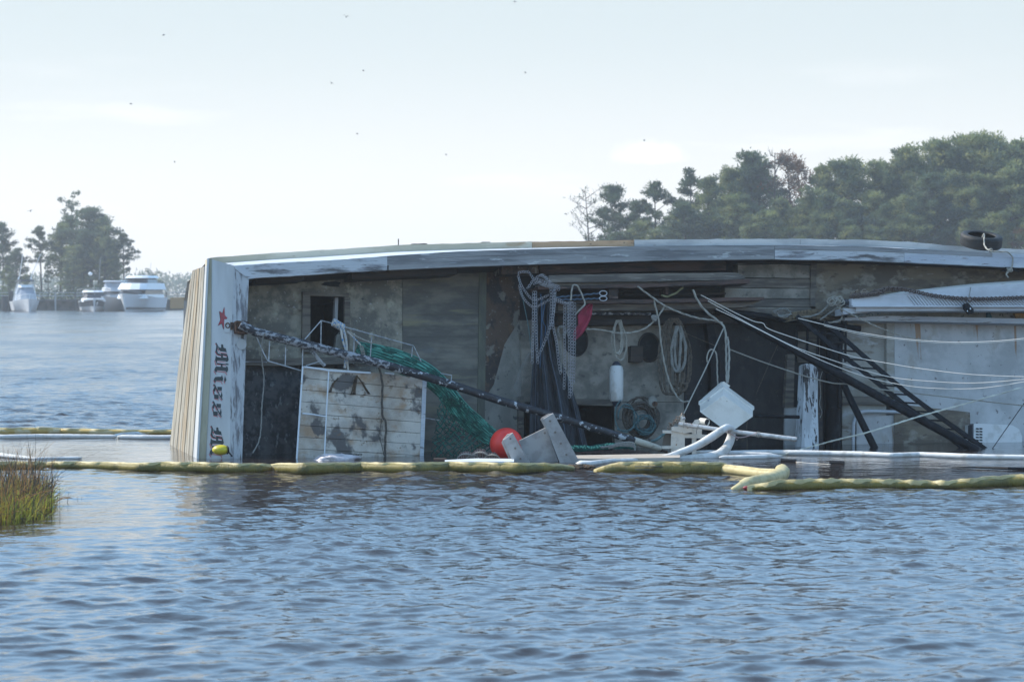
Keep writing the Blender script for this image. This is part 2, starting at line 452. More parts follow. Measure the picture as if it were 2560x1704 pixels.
def tree(kind, px, ytop, Y, label, group, name='pine_tree', wscale=1.0):
    """a tree whose top shows at pixel (px, ytop) when it stands Y metres away"""
    top = V(px, ytop, Y); hh = (top.z - .6) * .985; base = Vector((top.x, Y, .6))
    T, lv, lf, mats, h0, me1, me2 = PROTO[kind]
    o = thing(name, base, label, 'tree', group)
    o.rotation_euler = (0, 0, random.uniform(0, 6.28))
    s = hh / h0; q = wscale * random.uniform(.9, 1.15); o.scale = (s * q, s * q, s)
    a = bpy.data.objects.new('trunk', me1); COL.objects.link(a); a.parent = o
    if me2:
        b = bpy.data.objects.new('crown', me2); COL.objects.link(b); b.parent = o
    return o
def reg(kind, *a, **k):
    T, lv, lf, mats = make_tree(*a, **k); h0 = k.get('h', 18.0)
    def me(n, v, f, m):
        x = bpy.data.meshes.new(n); x.from_pydata([tuple(q) for q in v], [], f); x.materials.append(m); return x
    PROTO[kind] = (T, lv, lf, mats, h0, me(kind + '_trunk', T.v, T.f, mats[0]), me(kind + '_crown', lv, lf, mats[1]) if lf else None)
for i in range(5): reg('pine%d' % i, 10 + i, crown_lo=.42 + .05 * (i % 3), spread=2.3 + .35 * (i % 3), nbr=34, leafn=84)
for i in range(3): reg('full%d' % i, 30 + i, crown_lo=.16, spread=2.9, nbr=44, leafn=78, style='round')
for i in range(3): reg('sparse%d' % i, 50 + i, crown_lo=.5, spread=2.2, nbr=18, leafn=84, mats=(mBARK, mNEEDLE2), clump=.62)
reg('flat0', 60, crown_lo=.72, spread=2.6, nbr=9, leafn=42, style='flat', mats=(mBARK, mNEEDLE2), clump=.6)
for i in range(2): reg('blue%d' % i, 70 + i, crown_lo=.3, spread=3.0, nbr=40, leafn=84, mats=(mBARK, mNEEDLE2))
reg('bare0', 80, crown_lo=.35, spread=4.2, nbr=22, leafn=5, mats=(mBARK, mNEEDLE2), leaf=.4, style='round')
reg('bare1', 82, crown_lo=.4, spread=3.0, nbr=16, leafn=0, style='round')
reg('brown0', 84, crown_lo=.45, spread=2.2, nbr=22, leafn=34, mats=(mBARK, mRUSTLEAF), style='round')

RG = 'trees on the right-hand shore behind the boat'
LG = 'pine trees on the left point behind the yachts'
WORDS = {'pine': 'tall clumpy pine', 'full': 'full rounded evergreen', 'sparse': 'thin open-crowned pine', 'blue': 'dark broad pine', 'flat': 'flat-topped pine', 'bare': 'leafless grey-branched tree', 'brown': 'rusty brown-leaved tree'}
FEAT = [(1475, 'leafless tree at the treeline end'), (1545, 'first dark broad pine'), (1600, 'low thin pine'), (1642, 'split-topped pine'), (1717, 'spiky-topped pine'), (1768, 'pine left of the dome'), (1820, 'left shoulder of the dome'), (1872, 'big domed pine'), (1930, 'thin leafless tree'), (1980, 'taller rusty tree'), (2012, 'lower rusty tree'), (2062, 'dip after the rusty trees'), (2100, 'first rounded evergreen'), (2140, 'twin-tipped pine'), (2182, 'skyline notch'), (2250, 'foot of the climbing skyline'), (2300, 'leaning tip'), (2350, 'broad crown of the climb'), (2395, 'thin leader'), (2450, 'highest crown'), (2500, 'right-hand crown over the tyre'), (2545, 'evergreen at the right edge')]
USED = {}
def where(px, row):
    p, f = min(FEAT, key=lambda q: abs(q[0] - px)); k = (f, row)
    USED[k] = USED.get(k, 0) + 1
    side = 'directly' if abs(p - px) < 9 else 'just left' if px < p else 'just right'
    return side + (' beneath the ' if side == 'directly' else ' and below the ') + f
ORD = 0
def rt(kind, px, ytop, Y, extra):
    w = WORDS[''.join(c for c in kind if c.isalpha())]
    tree(kind, px, ytop, Y, (w + ' ' + extra), RG, 'pine_tree' if kind[:4] in ('pine', 'spar', 'blue', 'full') else 'leafless_tree' if kind[:4] == 'bare' else 'autumn_tree')
# skyline trees, left to right
rt('bare0', 1475, 478, 322, 'at the left end of the right-hand treeline')
rt('blue0', 1545, 470, 326, 'just right of the leafless tree at the treeline end')
rt('sparse0', 1642, 458, 322, 'with narrow split top above the boat rail')
rt('sparse1', 1600, 510, 324, 'low between two taller pines')
rt('sparse2', 1717, 434, 324, 'with a spiky leader, right of the split-topped pine')
rt('pine0', 1768, 448, 318, 'left of the big domed pine')
rt('blue1', 1872, 392, 324, 'forming the big dome on the skyline')
rt('pine1', 1820, 430, 321, 'on the left shoulder of the domed pine')
rt('pine2', 1905, 410, 328, 'on the right shoulder of the domed pine')
rt('bare1', 1928, 376, 319, 'rising thinly above the domed pine')
rt('brown0', 1980, 388, 322, 'standing up from the middle of the treeline')
rt('brown0', 2010, 402, 326, 'just right of the taller rusty tree')
rt('pine3', 2062, 422, 322, 'at the dip after the rusty trees')
rt('full0', 2100, 410, 322, 'rounded, first of the solid right-hand mass')
rt('pine4', 2140, 406, 325, 'with twin tips above the solid mass')
rt('full1', 2182, 414, 320, 'below the skyline notch')
rt('pine0', 2215, 412, 322, 'small tip beside the skyline notch')
rt('pine1', 2250, 396, 324, 'where the skyline starts to climb')
rt('pine2', 2284, 378, 322, 'with a leaning tip on the climbing skyline')
rt('full2', 2335, 372, 326, 'broad, on the climbing skyline')
rt('pine3', 2362, 358, 322, 'rising over the climbing skyline')
rt('pine4', 2395, 352, 324, 'just left of the highest tips')
rt('pine0', 2412, 344, 328, 'with a thin leader, left of the highest crown')
rt('pine1', 2450, 348, 322, 'with the highest crown, above and left of the tyre')
rt('pine2', 2492, 352, 325, 'over the tyre')
rt('full0', 2530, 362, 321, 'near the right edge, behind the tyre')
rt('pine3', 2562, 358, 325, 'cut by the right edge of the view')
for k in range(1): rt(('pine%d' % (k % 5)), 2600 + 42 * k, 352 + 9 * (k % 3), 322 + 3 * (k % 2), 'beyond the right edge of the view')
# lower front rows
rr = random.Random(5)
FR = []
for px in range(1535, 2615, 36):
    lo = np.interp(px, [1535, 1650, 1760, 1870, 1950, 2060, 2200, 2350, 2450, 2560, 2900], [560, 545, 520, 500, 490, 490, 480, 450, 430, 430, 430])
    FR.append((px + rr.uniform(-12, 12), lo + rr.uniform(-18, 40), rr.uniform(311, 318)))
for px in range(1880, 2620, 44):
    FR.append((px + rr.uniform(-12, 12), rr.uniform(535, 575), rr.uniform(306, 310)))
for i, (px, yt, Y) in enumerate(FR):
    kind = rr.choice(['full0', 'full1', 'full2', 'full1', 'blue0', 'pine2', 'full0', 'brown0' if i % 5 == 0 else 'full2'])
    w = 'rusty leafed small tree' if kind == 'brown0' else 'low front bushy evergreen' if Y < 310.5 else 'mid-height bushy evergreen'
    lab = w + ' ' + where(px, Y < 310.5) if px < 2585 else w + ' beyond the right edge of the view'
    tree(kind, px, yt, Y, lab, RG, 'autumn_tree' if kind == 'brown0' else 'bushy_tree', 1.05)
# left point
def lt(kind, px, ytop, Y, extra, ws=1.0):
    w = WORDS[''.join(c for c in kind if c.isalpha())]
    tree(kind, px, ytop, Y, (w + ' ' + extra), LG, 'pine_tree', ws)
lt('flat0', 176, 497, 430, 'leaning out above the big clump on the left', .8)
lt('blue0', 222, 525, 424, 'at the top of the big clump behind the yachts', 1.3)
lt('full0', 200, 600, 421, 'filling the left middle of the big clump', 1.1)
lt('full1', 258, 598, 419, 'filling the right middle of the big clump', 1.1)
lt('full2', 180, 620, 418, 'low on the left of the big clump', 1.2)
lt('full0', 275, 615, 423, 'low on the right of the big clump', 1.2)
lt('pine2', 230, 560, 432, 'at the back of the big clump', 1.2)
lt('blue1', 186, 545, 428, 'left of the top of the big clump', 1.2)
lt('pine1', 262, 550, 422, 'on the right shoulder of the big clump')
lt('blue0', 245, 560, 430, 'in the heart of the big clump', 1.3)
lt('pine3', 150, 562, 425, 'on the left shoulder of the big clump')
lt('blue1', 208, 580, 420, 'in front of the big clump', 1.0)
lt('sparse0', 312, 586, 425, 'standing apart right of the big clump', 1.1)
lt('sparse1', 104, 572, 424, 'standing apart left of the big clump', 1.0)
lt('sparse2', 120, 655, 418, 'small, between the tower boat and the clump')
lt('pine0', 286, 640, 419, 'low, behind the largest yacht')
lt('sparse1', 170, 672, 416, 'low, behind the small white cruiser')
lt('blue0', 6, 562, 424, 'at the left edge of the view', .9)
lt('blue1', 44, 624, 420, 'right of the edge pine, behind the tower boat', .9)
lt('pine4', -40, 570, 428, 'just outside the left edge of the view')
lt('full1', 20, 668, 415, 'and bushy, behind the tower boat')
lt('full2', 66, 690, 414, 'low and bushy, behind the dark piling')
lt('flat0', 378, 676, 600, 'small, far off right of the largest yacht', 1.4)
lt('pine2', 400, 700, 620, 'hazy and small, far off right of the largest yacht', 1.6)
for k in range(0): lt('pine%d' % (k % 5), -90 - 55 * k, 560 + 17 * (k % 3), 425, 'beyond the left edge of the view')
# far-off wood that reads as one mass
def wood(name, x0, x1, y0, y1, hfun, n, size, mat, label):
    lv = []; lf = []; r = random.Random(int(x0) + 77)
    for _ in range(n):
        x = r.uniform(x0, x1); y = r.uniform(y0, y1); h = hfun(x)
        z = h * (1 - r.random() ** 2 * .98) + .4
        leaf_tris(lv, lf, Vector((x, y, z)), size * 2, 9, size, 1, r)
    g = G(); g.v = lv; g.f = lf; g.m = [0] * len(lf)
    o = g.build(name, mat, origin=Vector((0, 0, 0)), kind='stuff', label=label, cat='wood')
wood('far_wood', -420, 620, 915, 960, lambda x: 6.0 + 2.6 * noise.noise(Vector((x * .045, 0, 0))) + 2.2 * noise.noise(Vector((x * .16, 3, 0))), 9000, 1.3, mNEEDLE2, 'hazy low wood far away across the river')
wood('undergrowth', 16, 130, 312, 322, lambda x: 4.2 + 1.5 * noise.noise(Vector((x * .2, 0, 0))), 3600, .55, mNEEDLE, 'dense undergrowth beneath the right-hand treeline')
wood('undergrowth', -110, -52, 412, 420, lambda x: 2.0 + 1.2 * noise.noise(Vector((x * .3, 0, 0))), 700, .5, mNEEDLE2, 'low scrub under the pines on the left point')

wood('woodland', 59, 115, 312, 330, lambda x: 14.5 + 1.8 * noise.noise(Vector((x * .16, 3, 0))) + 1.2 * noise.noise(Vector((x * .5, 1, 0))), 7000, .55, mNEEDLE, 'woodland running on beyond the right edge of the view')
# ------------------------------------------------------------------ pier on the far shore
mPIER = M('weathered_pier_wood', (0.13, 0.12, 0.11), [((0.06, 0.06, 0.06), 1, (1, 1, 1), .4, .6, 1)], rough=.9)
mPALE = M('pale_rail_wood', (0.32, 0.33, 0.34), rough=.8)
mDRYG = M('dry_reed', (0.36, 0.2, 0.07), rough=.9)
def pier(xa, xb, Y, label):
    t = thing('pier', (xa, Y, 0), label, 'pier')
    g = G(); g.box(((xa + xb) / 2, Y, 1.35), ((xb - xa) / 2, 0, 0), (0, 1.0, 0), (0, 0, .12)); g.build('deck', mPIER, t)
    for zz in (1.95, 2.35):
        g = G(); g.box(((xa + xb) / 2, Y - .95, zz), ((xb - xa) / 2, 0, 0), (0, .04, 0), (0, 0, .05)); g.build('rail', mPALE, t)
    n = int((xb - xa) / 2.4)
    for i in range(n + 1):
        x = xa + (xb - xa) * i / n
        g = G(); g.box((x, Y - .98, .8), (.09, 0, 0), (0, .09, 0), (0, 0, 1.6)); g.build('post', mPIER if i % 2 else mPALE, t)
    g = G(); g.box(((xa + xb) / 2, Y + .6, .5), ((xb - xa) / 2, 0, 0), (0, .05, 0), (0, 0, .75)); g.build('wave_board', mPIER, t)
pier(-72, -56, 400, 'long pale-railed timber pier behind the small white cruiser')
pier(-49.5, -36, 403, 'timber pier with pale rails right of the largest yacht')
g = G(); g.box((-44.6, 401.5, .95), (1.6, 0, 0), (0, .2, 0), (0, 0, .75)); g.build('reed_screen', mDRYG, label='orange-brown reed panel under the pier right of the largest yacht', cat='screen')
g = G(); g.tube([Vector((-64.2, 376, -1)), Vector((-64.2, 376, 1.9))], [.42, .38], 10); g.tube([Vector((-63.5, 376.4, -1)), Vector((-63.5, 376.4, 2.6))], [.36, .3], 10); g.build('mooring_piling', M('tarred_piling', (.035, .04, .045), rough=.9), label='dark clustered piling beside the tower boat', cat='piling')

# ------------------------------------------------------------------ yachts
mGEL = M('white_gelcoat', (.72, .74, .77), rough=.3, spec=.5)
mGELG = M('grey_gelcoat', (.33, .36, .4), rough=.35)
mDKWIN = M('dark_window', (.015, .018, .025), rough=.12, spec=.6)
mNAVY = M('navy_hull_paint', (.03, .035, .05), rough=.3)
mCANV = M('grey_canvas', (.25, .29, .35), rough=.8)
def yacht(name, px, pyw, Y, yaw, L, beam, fb, parts, label, stripe=None, hullmat=None):
    base = V(px, pyw, Y); base.z = 0
    rot = Matrix.Rotation(yaw, 3, 'Z')                # local -Y is the bow, towards the viewer
    t = thing(name, base, label, 'boat', None, rot)
    def P(x, y, z): return base + rot @ Vector((x, y, z))
    st = []
    N = 12
    for i in range(N + 1):
        s = i / N; y = -L * .5 + L * s
        hw = beam * .5 * min(1, (s * 2.1 + .02)) ** .62
        ch = hw * (.35 + .5 * min(1, s * 1.6)); z1 = fb * (1.28 - .28 * min(1, s * 1.7))
        st.append([(-hw, y - .6 * (1 - s) , z1), (-ch, y, .12), (0, y + .5 * (1 - s), -.5), (ch, y, .12), (hw, y - .6 * (1 - s), z1)])
    g = G(); vs = [P(*p) for r_ in st for p in r_]; fs = []; mi = []
    for i in range(N):
        for k in range(4): fs.append((i * 5 + k, i * 5 + k + 1, i * 5 + 6 + k, i * 5 + 5 + k))
        fs.append((i * 5 + 4, i * 5, i * 5 + 5, i * 5 + 9))
    fs.append(tuple(N * 5 + k for k in range(5))); fs.append((4, 3, 2, 1, 0))
    g.add(vs, fs); g.build('hull', hullmat or mGEL, t, smooth='auto')
    if stripe:
        for sgn in (-1, 1):
            vs = []; fs = []
            for i in range(N + 1):
                a, b = Vector(st[i][2 + 2 * sgn]), Vector(st[i][2 + sgn])
                o = Vector((sgn * .03, -.03, 0))
                vs += [P(*(a.lerp(b, stripe[0]) + o)), P(*(a.lerp(b, stripe[1]) + o))]
            for i in range(N): fs.append((2 * i, 2 * i + 1, 2 * i + 3, 2 * i + 2))
            G().add(vs, fs).build('hull_stripe', mNAVY, t)
    for p in parts:
        nm, mt, y0, y1, z0, z1, w0, w1, rk0, rk1 = p     # tapered house: width w0 low, w1 high; front raked rk0, back rk1
        q = [(-w0, y0, z0), (w0, y0, z0), (w0, y1, z0), (-w0, y1, z0), (-w1, y0 + rk0, z1), (w1, y0 + rk0, z1), (w1, y1 - rk1, z1), (-w1, y1 - rk1, z1)]
        # rounded front: extra mid vertices pushed forward
        q += [(0, y0 - w0 * .55, z0), (0, y0 + rk0 - w1 * .5, z1), (-w0 * .6, y0 - w0 * .38, z0), (w0 * .6, y0 - w0 * .38, z0), (-w1 * .6, y0 + rk0 - w1 * .34, z1), (w1 * .6, y0 + rk0 - w1 * .34, z1)]
        fs = [(0, 10, 12, 4), (10, 8, 9, 12), (8, 11, 13, 9), (11, 1, 5, 13), (1, 2, 6, 5), (2, 3, 7, 6), (3, 0, 4, 7), (4, 12, 9, 13, 5, 6, 7), (3, 2, 1, 11, 8, 10, 0)]
        G().add([P(*v) for v in q], fs).build(nm, mt, t)
    return t, P
# large white yacht
yacht('motor_yacht', 346, 779, 376, R(-13), 9.5, 4.5, 1.75, [
    ('cabin', mGEL, -2.6, 4.5, 1.6, 2.15, 1.9, 1.8, .3, 0), ('window', mDKWIN, -2.3, 4.4, 2.15, 2.75, 1.75, 1.65, .5, 0),
    ('flybridge', mGEL, -2.2, 4.8, 2.75, 3.55, 2.0, 1.75, .7, 0), ('windscreen', mDKWIN, -.9, 3.0, 3.55, 4.2, 1.6, 1.35, .5, .2),
    ('roof', mGEL, -.6, 3.4, 4.2, 4.5, 1.6, 1.3, .3, .3)], 'largest white motor yacht with two dark window bands, moored right of the others', stripe=(.93, .8))
yacht('cabin_cruiser', 233, 779, 376, R(10), 8, 3.6, 1.25, [
    ('cabin', mGEL, -2.0, 2.8, 1.2, 1.65, 1.5, 1.4, .5, 0), ('windscreen', mDKWIN, -.9, 2.4, 1.65, 2.4, 1.35, 1.2, .7, 0),
    ('roof', mGEL, -.3, 2.9, 2.4, 2.65, 1.35, 1.15, .2, 0)], 'small white cruiser with a dark stripe along its hull, second boat from the left', stripe=(.12, .62))
yacht('cabin_cruiser', 284, 777, 380, R(-6), 10, 3.1, 1.5, [
    ('cabin', mGELG, -1.5, 3.0, 1.5, 2.1, 1.4, 1.3, .3, 0), ('window', mDKWIN, -1.2, 2.8, 2.1, 2.5, 1.25, 1.2, .3, 0),
    ('flybridge', mGELG, -1.0, 3.0, 2.5, 3.0, 1.4, 1.3, .3, 0), ('enclosure', mCANV, -.6, 2.4, 3.0, 3.75, 1.15, 1.0, .2, .1),
    ('canopy', mGELG, -.8, 2.6, 3.75, 3.9, 1.25, 1.0, .2, .2)], 'grey cabin cruiser with a canvas-topped flybridge between two white boats', hullmat=mGELG)
t, P = yacht('fishing_boat', 64, 781, 372, R(14), 11, 3.4, 1.25, [
    ('cabin', mGELG, -1.2, 2.6, 1.2, 2.2, 1.3, 1.1, .5, 0), ('flybridge', mCANV, -.4, 2.4, 2.2, 3.0, 1.2, .9, .5, .2),
    ('windscreen', mGEL, -.2, 1.6, 3.0, 3.35, .9, .85, .2, .1), ('hardtop', mDKWIN, -.1, 1.9, 3.75, 4.0, 1.1, .9, .1, .1)], 'sport fishing boat with a tall tapering tower, first boat from the left')
for sx in (-1, 1):
    g = G(); g.bar(P(sx * 1.35, -1.0, 1.3), P(sx * .75, .6, 4.3), .05, 6); g.bar(P(sx * 1.35, 2.6, 1.3), P(sx * .75, 1.6, 4.3), .05, 6)
    g.bar(P(sx * .7, 1.1, 4.2), P(sx * 1.1 + .9, 1.4, 7.2), .04, 5); g.build('tower_leg', mGEL, t)
g = G(); g.tube([P(-1.5, -5.2, 1.75), P(-.9, -5.9, 2.1), P(0, -6.1, 2.2), P(.9, -5.9, 2.1), P(1.5, -5.2, 1.75)], .04, 5)
for x, y in ((-1.2, -5.5), (0, -6.0), (1.2, -5.5)): g.bar(P(x, y, 1.4), P(x, y, 2.1), .03, 5)
g.build('bow_rail', mGEL, t)
for px_, pw_, Y_, hh_, nm_ in ((346, 779, 374, 4.6, 0), (233, 779, 374, 2.7, 1), (284, 777, 378, 4.0, 2)):
    b_ = [o for o in bpy.data.objects if o.name in ('motor_yacht', 'cabin_cruiser', 'cabin_cruiser.001')][nm_]
    m_ = MW[b_.name]; q_ = lambda x, y, z: m_ @ Vector((x, y, z)); L_ = (9.5, 8, 10)[nm_]; bw = (4.5, 3.6, 3.1)[nm_]; fb_ = (1.75, 1.25, 1.5)[nm_] * 1.25
    g = G(); g.tube([q_(-bw * .46, -L_ * .12, fb_ + .5), q_(-bw * .38, -L_ * .34, fb_ + .6), q_(0, -L_ * .55, fb_ + .7), q_(bw * .38, -L_ * .34, fb_ + .6), q_(bw * .46, -L_ * .12, fb_ + .5)], .035, 5)
    for x, y in ((-.38, -.34), (0, -.55), (.38, -.34), (-.45, -.15), (.45, -.15)): g.bar(q_(bw * x, L_ * y, fb_ - .1), q_(bw * x, L_ * y, fb_ + .6), .025, 4)
    g.build('bow_rail', mPALE, b_)
    G().bar(q_(.8, 1.5, hh_ - .6), q_(1.0, 2.0, hh_ + 2.2), .025, 4).build('antenna', mPALE, b_); G().ball(q_(-.3, 1.6, hh_ + .15), .28, .28, .22, 10, 6).build('radar_dome', mGEL, b_)

# ------------------------------------------------------------------ marsh grass
def marsh_grass():
    r = random.Random(3)
    mg = M('marsh_blade_green', (.29, .34, .05), [((.42, .36, .06), 2.5, (1, 1, .3), .45, .6, 1), ((.10, .13, .03), 4, (1, 1, .3), .5, .62, .8)], rough=.7, transl=.4)
    mo = M('marsh_blade_dry', (.32, .17, .06), [((.14, .085, .04), 3, (1, 1, .3), .45, .6, 1)], rough=.8, transl=.3)
    md = M('marsh_blade_dark', (.05, .05, .045), rough=.85)
    my = M('marsh_blade_yellow', (.6, .38, .05), rough=.7, transl=.3)
    g = G()
    def blade(x, y, h, w, mi, lean):
        b = Vector((x, y, -.12)); a = r.uniform(0, 6.28); side = Vector((math.cos(a), math.sin(a), 0)) * w
        dr = Vector((lean[0], lean[1], 0)); n = 4; vs = []
        for i in range(n + 1):
            t = i / n; p = b + Vector((0, 0, h * t * (1 - .12 * t))) + dr * (t * t) * h
            ww = w * (1 - t * .85); vs += [p - side * (ww / w), p + side * (ww / w)]
        g.add(vs, [(2 * i, 2 * i + 1, 2 * i + 3, 2 * i + 2) for i in range(n)], mi)
    k = 0
    while k < 5200:
        Y = r.uniform(30.9, 35.5); xe = (np.interp(Y, [30.9, 31.6, 32.6, 34, 35.5], [20, 85, 118, 128, 112]) - 1280) / FPX * Y
        x = xe - abs(r.gauss(0, 1)) * .62 + r.uniform(-.05, .07)
        if x < -7.6: continue
        e = xe - x; k += 1
        tall = r.random() < .12
        h = (r.uniform(.2, .52) if not tall else r.uniform(.55, .95)) * (1 if e > .12 else .8)
        mi = (2 if r.random() < .55 else 1) if tall else (0 if r.random() < (.75 if h < .45 else .35) else 1 if r.random() < .7 else 2)
        blade(x, Y, h, r.uniform(.004, .008), mi, (r.gauss(0, .2 if r.random() < .8 else .6), r.gauss(0, .15)))
    for px, yb, yt in ((68, 1290, 1090), (108, 1280, 1098), (88, 1270, 1062), (52, 1290, 1060), (30, 1290, 1096), (10, 1280, 1130), (128, 1290, 1120), (118, 1285, 1150), (78, 1300, 1140), (150, 1300, 1190), (203, 1246, 1232), (195, 1250, 1228), (168, 1265, 1225), (46, 1280, 1150)):
        p = W(px, yb if yb < 1260 else yb - 10); blade(p.x, p.y, (yb - yt) / FPX * p.y + .1, .0065, 2, (r.gauss(0, .05), 0))
    for _ in range(130):                                  # bent and fallen stems, litter at the foot
        Y = r.uniform(30.9, 34.5); xe = (np.interp(Y, [30.9, 31.6, 32.6, 34, 35.5], [20, 85, 118, 128, 112]) - 1280) / FPX * Y
        x = xe - abs(r.gauss(0, .5)) + r.uniform(-.02, .16); a = r.uniform(0, 6.28); L = r.uniform(.08, .3); z = r.uniform(0, .05) if r.random() < .6 else r.uniform(.1, .35)
        p0 = Vector((x, Y, z)); p1 = p0 + Vector((math.cos(a) * L, math.sin(a) * L, r.uniform(-.04, .12)))
        g.tube([p0, (p0 + p1) / 2 + Vector((0, 0, .02)), p1], .004, 3, 1 if r.random() < .6 else 2)
    p = W(50, 1270); blade(p.x, p.y, .62, .02, 3, (-.05, 0))
    g.build('marsh_grass', [mg, mo, md, my], origin=Vector((-5.5, 33, 0)), kind='stuff', label='clump of green and rust-brown marsh grass standing in the water at the left edge', cat='grass')
marsh_grass()

# ------------------------------------------------------------------ birds
mBIRD = M('gull_feathers', (.22, .23, .25), rough=.8)
def bird(px, py, span, bank, flap, label):
    Y = 150.0; c = V(px, py, Y); s = span
    t = thing('gull', c, label, 'bird', 'gulls high in the pale sky')
    rot = Matrix.Rotation(bank, 3, 'Y')
    g = G(); g.tube([c + rot @ Vector((0, -.16, 0)), c + rot @ Vector((0, -.05, .02)), c + rot @ Vector((0, .12, 0)), c + rot @ Vector((0, .24, 0))], [.012, .035, .03, .006], 6); g.build('body', mBIRD, t)
    for sg in (-1, 1):
        a, b_, d = Vector((0, 0, .02)), Vector((sg * s * .25, 0, s * flap)), Vector((sg * s * .5, .06, s * flap * .35))
        g = G(); vs = []
        for p, w in ((a, .05), (b_, .045), (d, .01)): vs += [c + rot @ (p + Vector((0, -w, 0))), c + rot @ (p + Vector((0, w, -.01)))]
        g.add(vs, [(0, 1, 3, 2), (2, 3, 5, 4)]); g.build('wing', mBIRD, t)
for i, (px, py, s, b, f, lab) in enumerate([
    (865, 43, .42, .3, .3, 'gull with raised wings, highest left of centre'), (409, 88, .26, -.3, .1, 'small gull in the upper left sky'),
    (828, 208, .3, .7, .3, 'dark gull banking steeply above the stern half of the boat'), (893, 335, .2, .2, .2, 'small gull low over the boat, left of centre'),
    (436, 405, .24, 1.1, .2, 'gull seen edge-on above the transom'), (327, 260, .24, .1, .12, 'gull gliding level in the left sky'),
    (76, 528, .42, -.3, .2, 'gull gliding near the left edge above the pines'), (1313, 182, .2, .5, .3, 'tiny gull right of centre in the mid sky'),
    (1287, 5, .26, .1, .2, 'gull at the very top edge of the view'), (1115, 387, .2, .3, .2, 'tiny gull low in the sky at the centre'),
    (1610, 351, .2, .8, .2, 'tiny gull just above the small cloud'), (908, 177, .2, .2, .2, 'faint gull between two larger ones')]):
    bird(px, py, s * .8, b, f, lab)

# ------------------------------------------------------------------ haze
hz = G(); hz.box((0, 620, 13.6), (4600, 0, 0), (0, 690, 0), (0, 0, 15.0))
hm = bpy.data.materials.new('haze_air'); hm.use_nodes = True; hn = hm.node_tree.nodes; hn.clear()
ho = hn.new('ShaderNodeOutputMaterial'); hv = hn.new('ShaderNodeVolumePrincipled')
hv.inputs['Color'].default_value = (.93, .965, 1, 1); hv.inputs['Density'].default_value = .00045; hv.inputs['Anisotropy'].default_value = .45
hm.node_tree.links.new(hv.outputs[0], ho.inputs['Volume'])
hz.build('haze', hm, origin=Vector((0, 620, -1.4)), kind='stuff', label='pale blue haze over the river', cat='haze')

# ------------------------------------------------------------------ the capsized trawler
captop = [(500, 668), (585, 663.7), (718, 655.6), (850, 648.8), (966, 640), (1147, 628), (1350, 622), (1650, 614.4), (1936, 612.7), (2150, 615.3), (2272, 621.5), (2463, 631), (2560, 635), (2900, 662)]
capbot = [(500, 700), (623, 695.5), (761, 688), (850, 681.7), (972, 675), (1168, 666), (1350, 660.5), (1650, 651), (1936, 648), (2150, 651.4), (2283, 656.6), (2560, 669), (2900, 697)]
railtop = [(500, 647), (519, 645.6), (527, 643.5), (676, 633), (900, 619), (998, 612.7), (1168, 607.4), (1400, 602), (1650, 599), (1850, 597), (2000, 596.6), (2150, 599), (2272, 604), (2378, 614), (2560, 622.6), (2900, 645)]
def off(prof, d): return [(x, y + d) for x, y in prof]
def lerpp(a, b, t): return [(x, (1 - t) * np.interp(x, *zip(*a)) + t * np.interp(x, *zip(*b))) for x, _ in a]

TS[0] = 2.1
WHT = (.50, .53, .56); GREY = (.16, .165, .18); BR = (.20, .13, .07); OLV = (.12, .11, .06)
mPAINT = M('weathered_white_paint', WHT, [((.38, .40, .42), 1.5, (.3, 1, 1), .4, .65, 1), ((.30, .24, .15), 2.2, (.25, 1, 1), .6, .75, .55), ((.14, .10, .07), 14, (.3, 1, 1), .66, .72, .8)], rough=.6, bump=.15, roughvar=.12)
mBAND = M('transom_paint', (.50, .515, .52), [((.41, .42, .42), 1.2, (1, .25, 1), .4, .65, 1), ((.36, .3, .17), 1.3, (1.2, .1, 1), .62, .78, .7), ((.2, .15, .09), 10, (1, .2, 1), .68, .75, .6)], rough=.45, bump=.08)
mCOVE = M('stained_transom_paint', (.36, .34, .25), [((.25, .23, .16), 2, (1, .15, 1), .4, .6, 1), ((.16, .1, .05), 5, (1, .3, 1), .66, .74, .8)], rough=.6, bump=.1)
mPLANK = M('worn_hull_planks', (.36, .335, .275), [((.23, .21, .17), 3, (1, .08, 1), .42, .56, 1), ((.30, .19, .09), 4, (1, .06, 1), .58, .68, .9), ((.45, .43, .38), 5, (1, .1, 1), .58, .66, .7)], rough=.75, bump=.35, bscale=14, bstretch=(1, .1, 1))
mPLANKS = M('rust_streaked_hull_plank', (.34, .30, .235), [((.24, .18, .11), 3.5, (1, .1, 1), .42, .56, 1), ((.44, .39, .29), 6, (1, .15, 1), .55, .66, .7)], rough=.8, bump=.4, bscale=14, bstretch=(1, .1, 1))
mFLAKE = M('flaking_white_paint_on_wood', (.22, .22, .235), [((.10, .095, .095), 5, (.12, 1, 1), .45, .6, 1), ((.48, .50, .52), 4.6, (.16, 1, 1), .36, .52, 1), ((.13, .12, .12), 16, (.12, 1, 1), .6, .66, .9)], rough=.75, bump=.45, bscale=16, bstretch=(.15, 1, 1))
mFLAKEV = M('flaking_white_paint_upright', (.17, .17, .185), [((.09, .085, .085), 5, (1, .12, 1), .45, .6, 1), ((.44, .46, .48), 7.0, (1, .16, 1), .38, .54, 1), ((.13, .12, .12), 18, (1, .15, 1), .6, .66, .9)], rough=.75, bump=.45, bscale=16, bstretch=(1, .15, 1))
mFLAKEW = M('mostly_white_flaking_paint', (.50, .53, .56), [((.42, .45, .5), 2, (.3, 1, 1), .45, .6, 1), ((.14, .12, .12), 6, (.14, 1, 1), .6, .65, .9), ((.17, .16, .17), 20, (.2, 1, 1), .64, .69, .8)], rough=.7, bump=.35, bscale=16, bstretch=(.15, 1, 1))
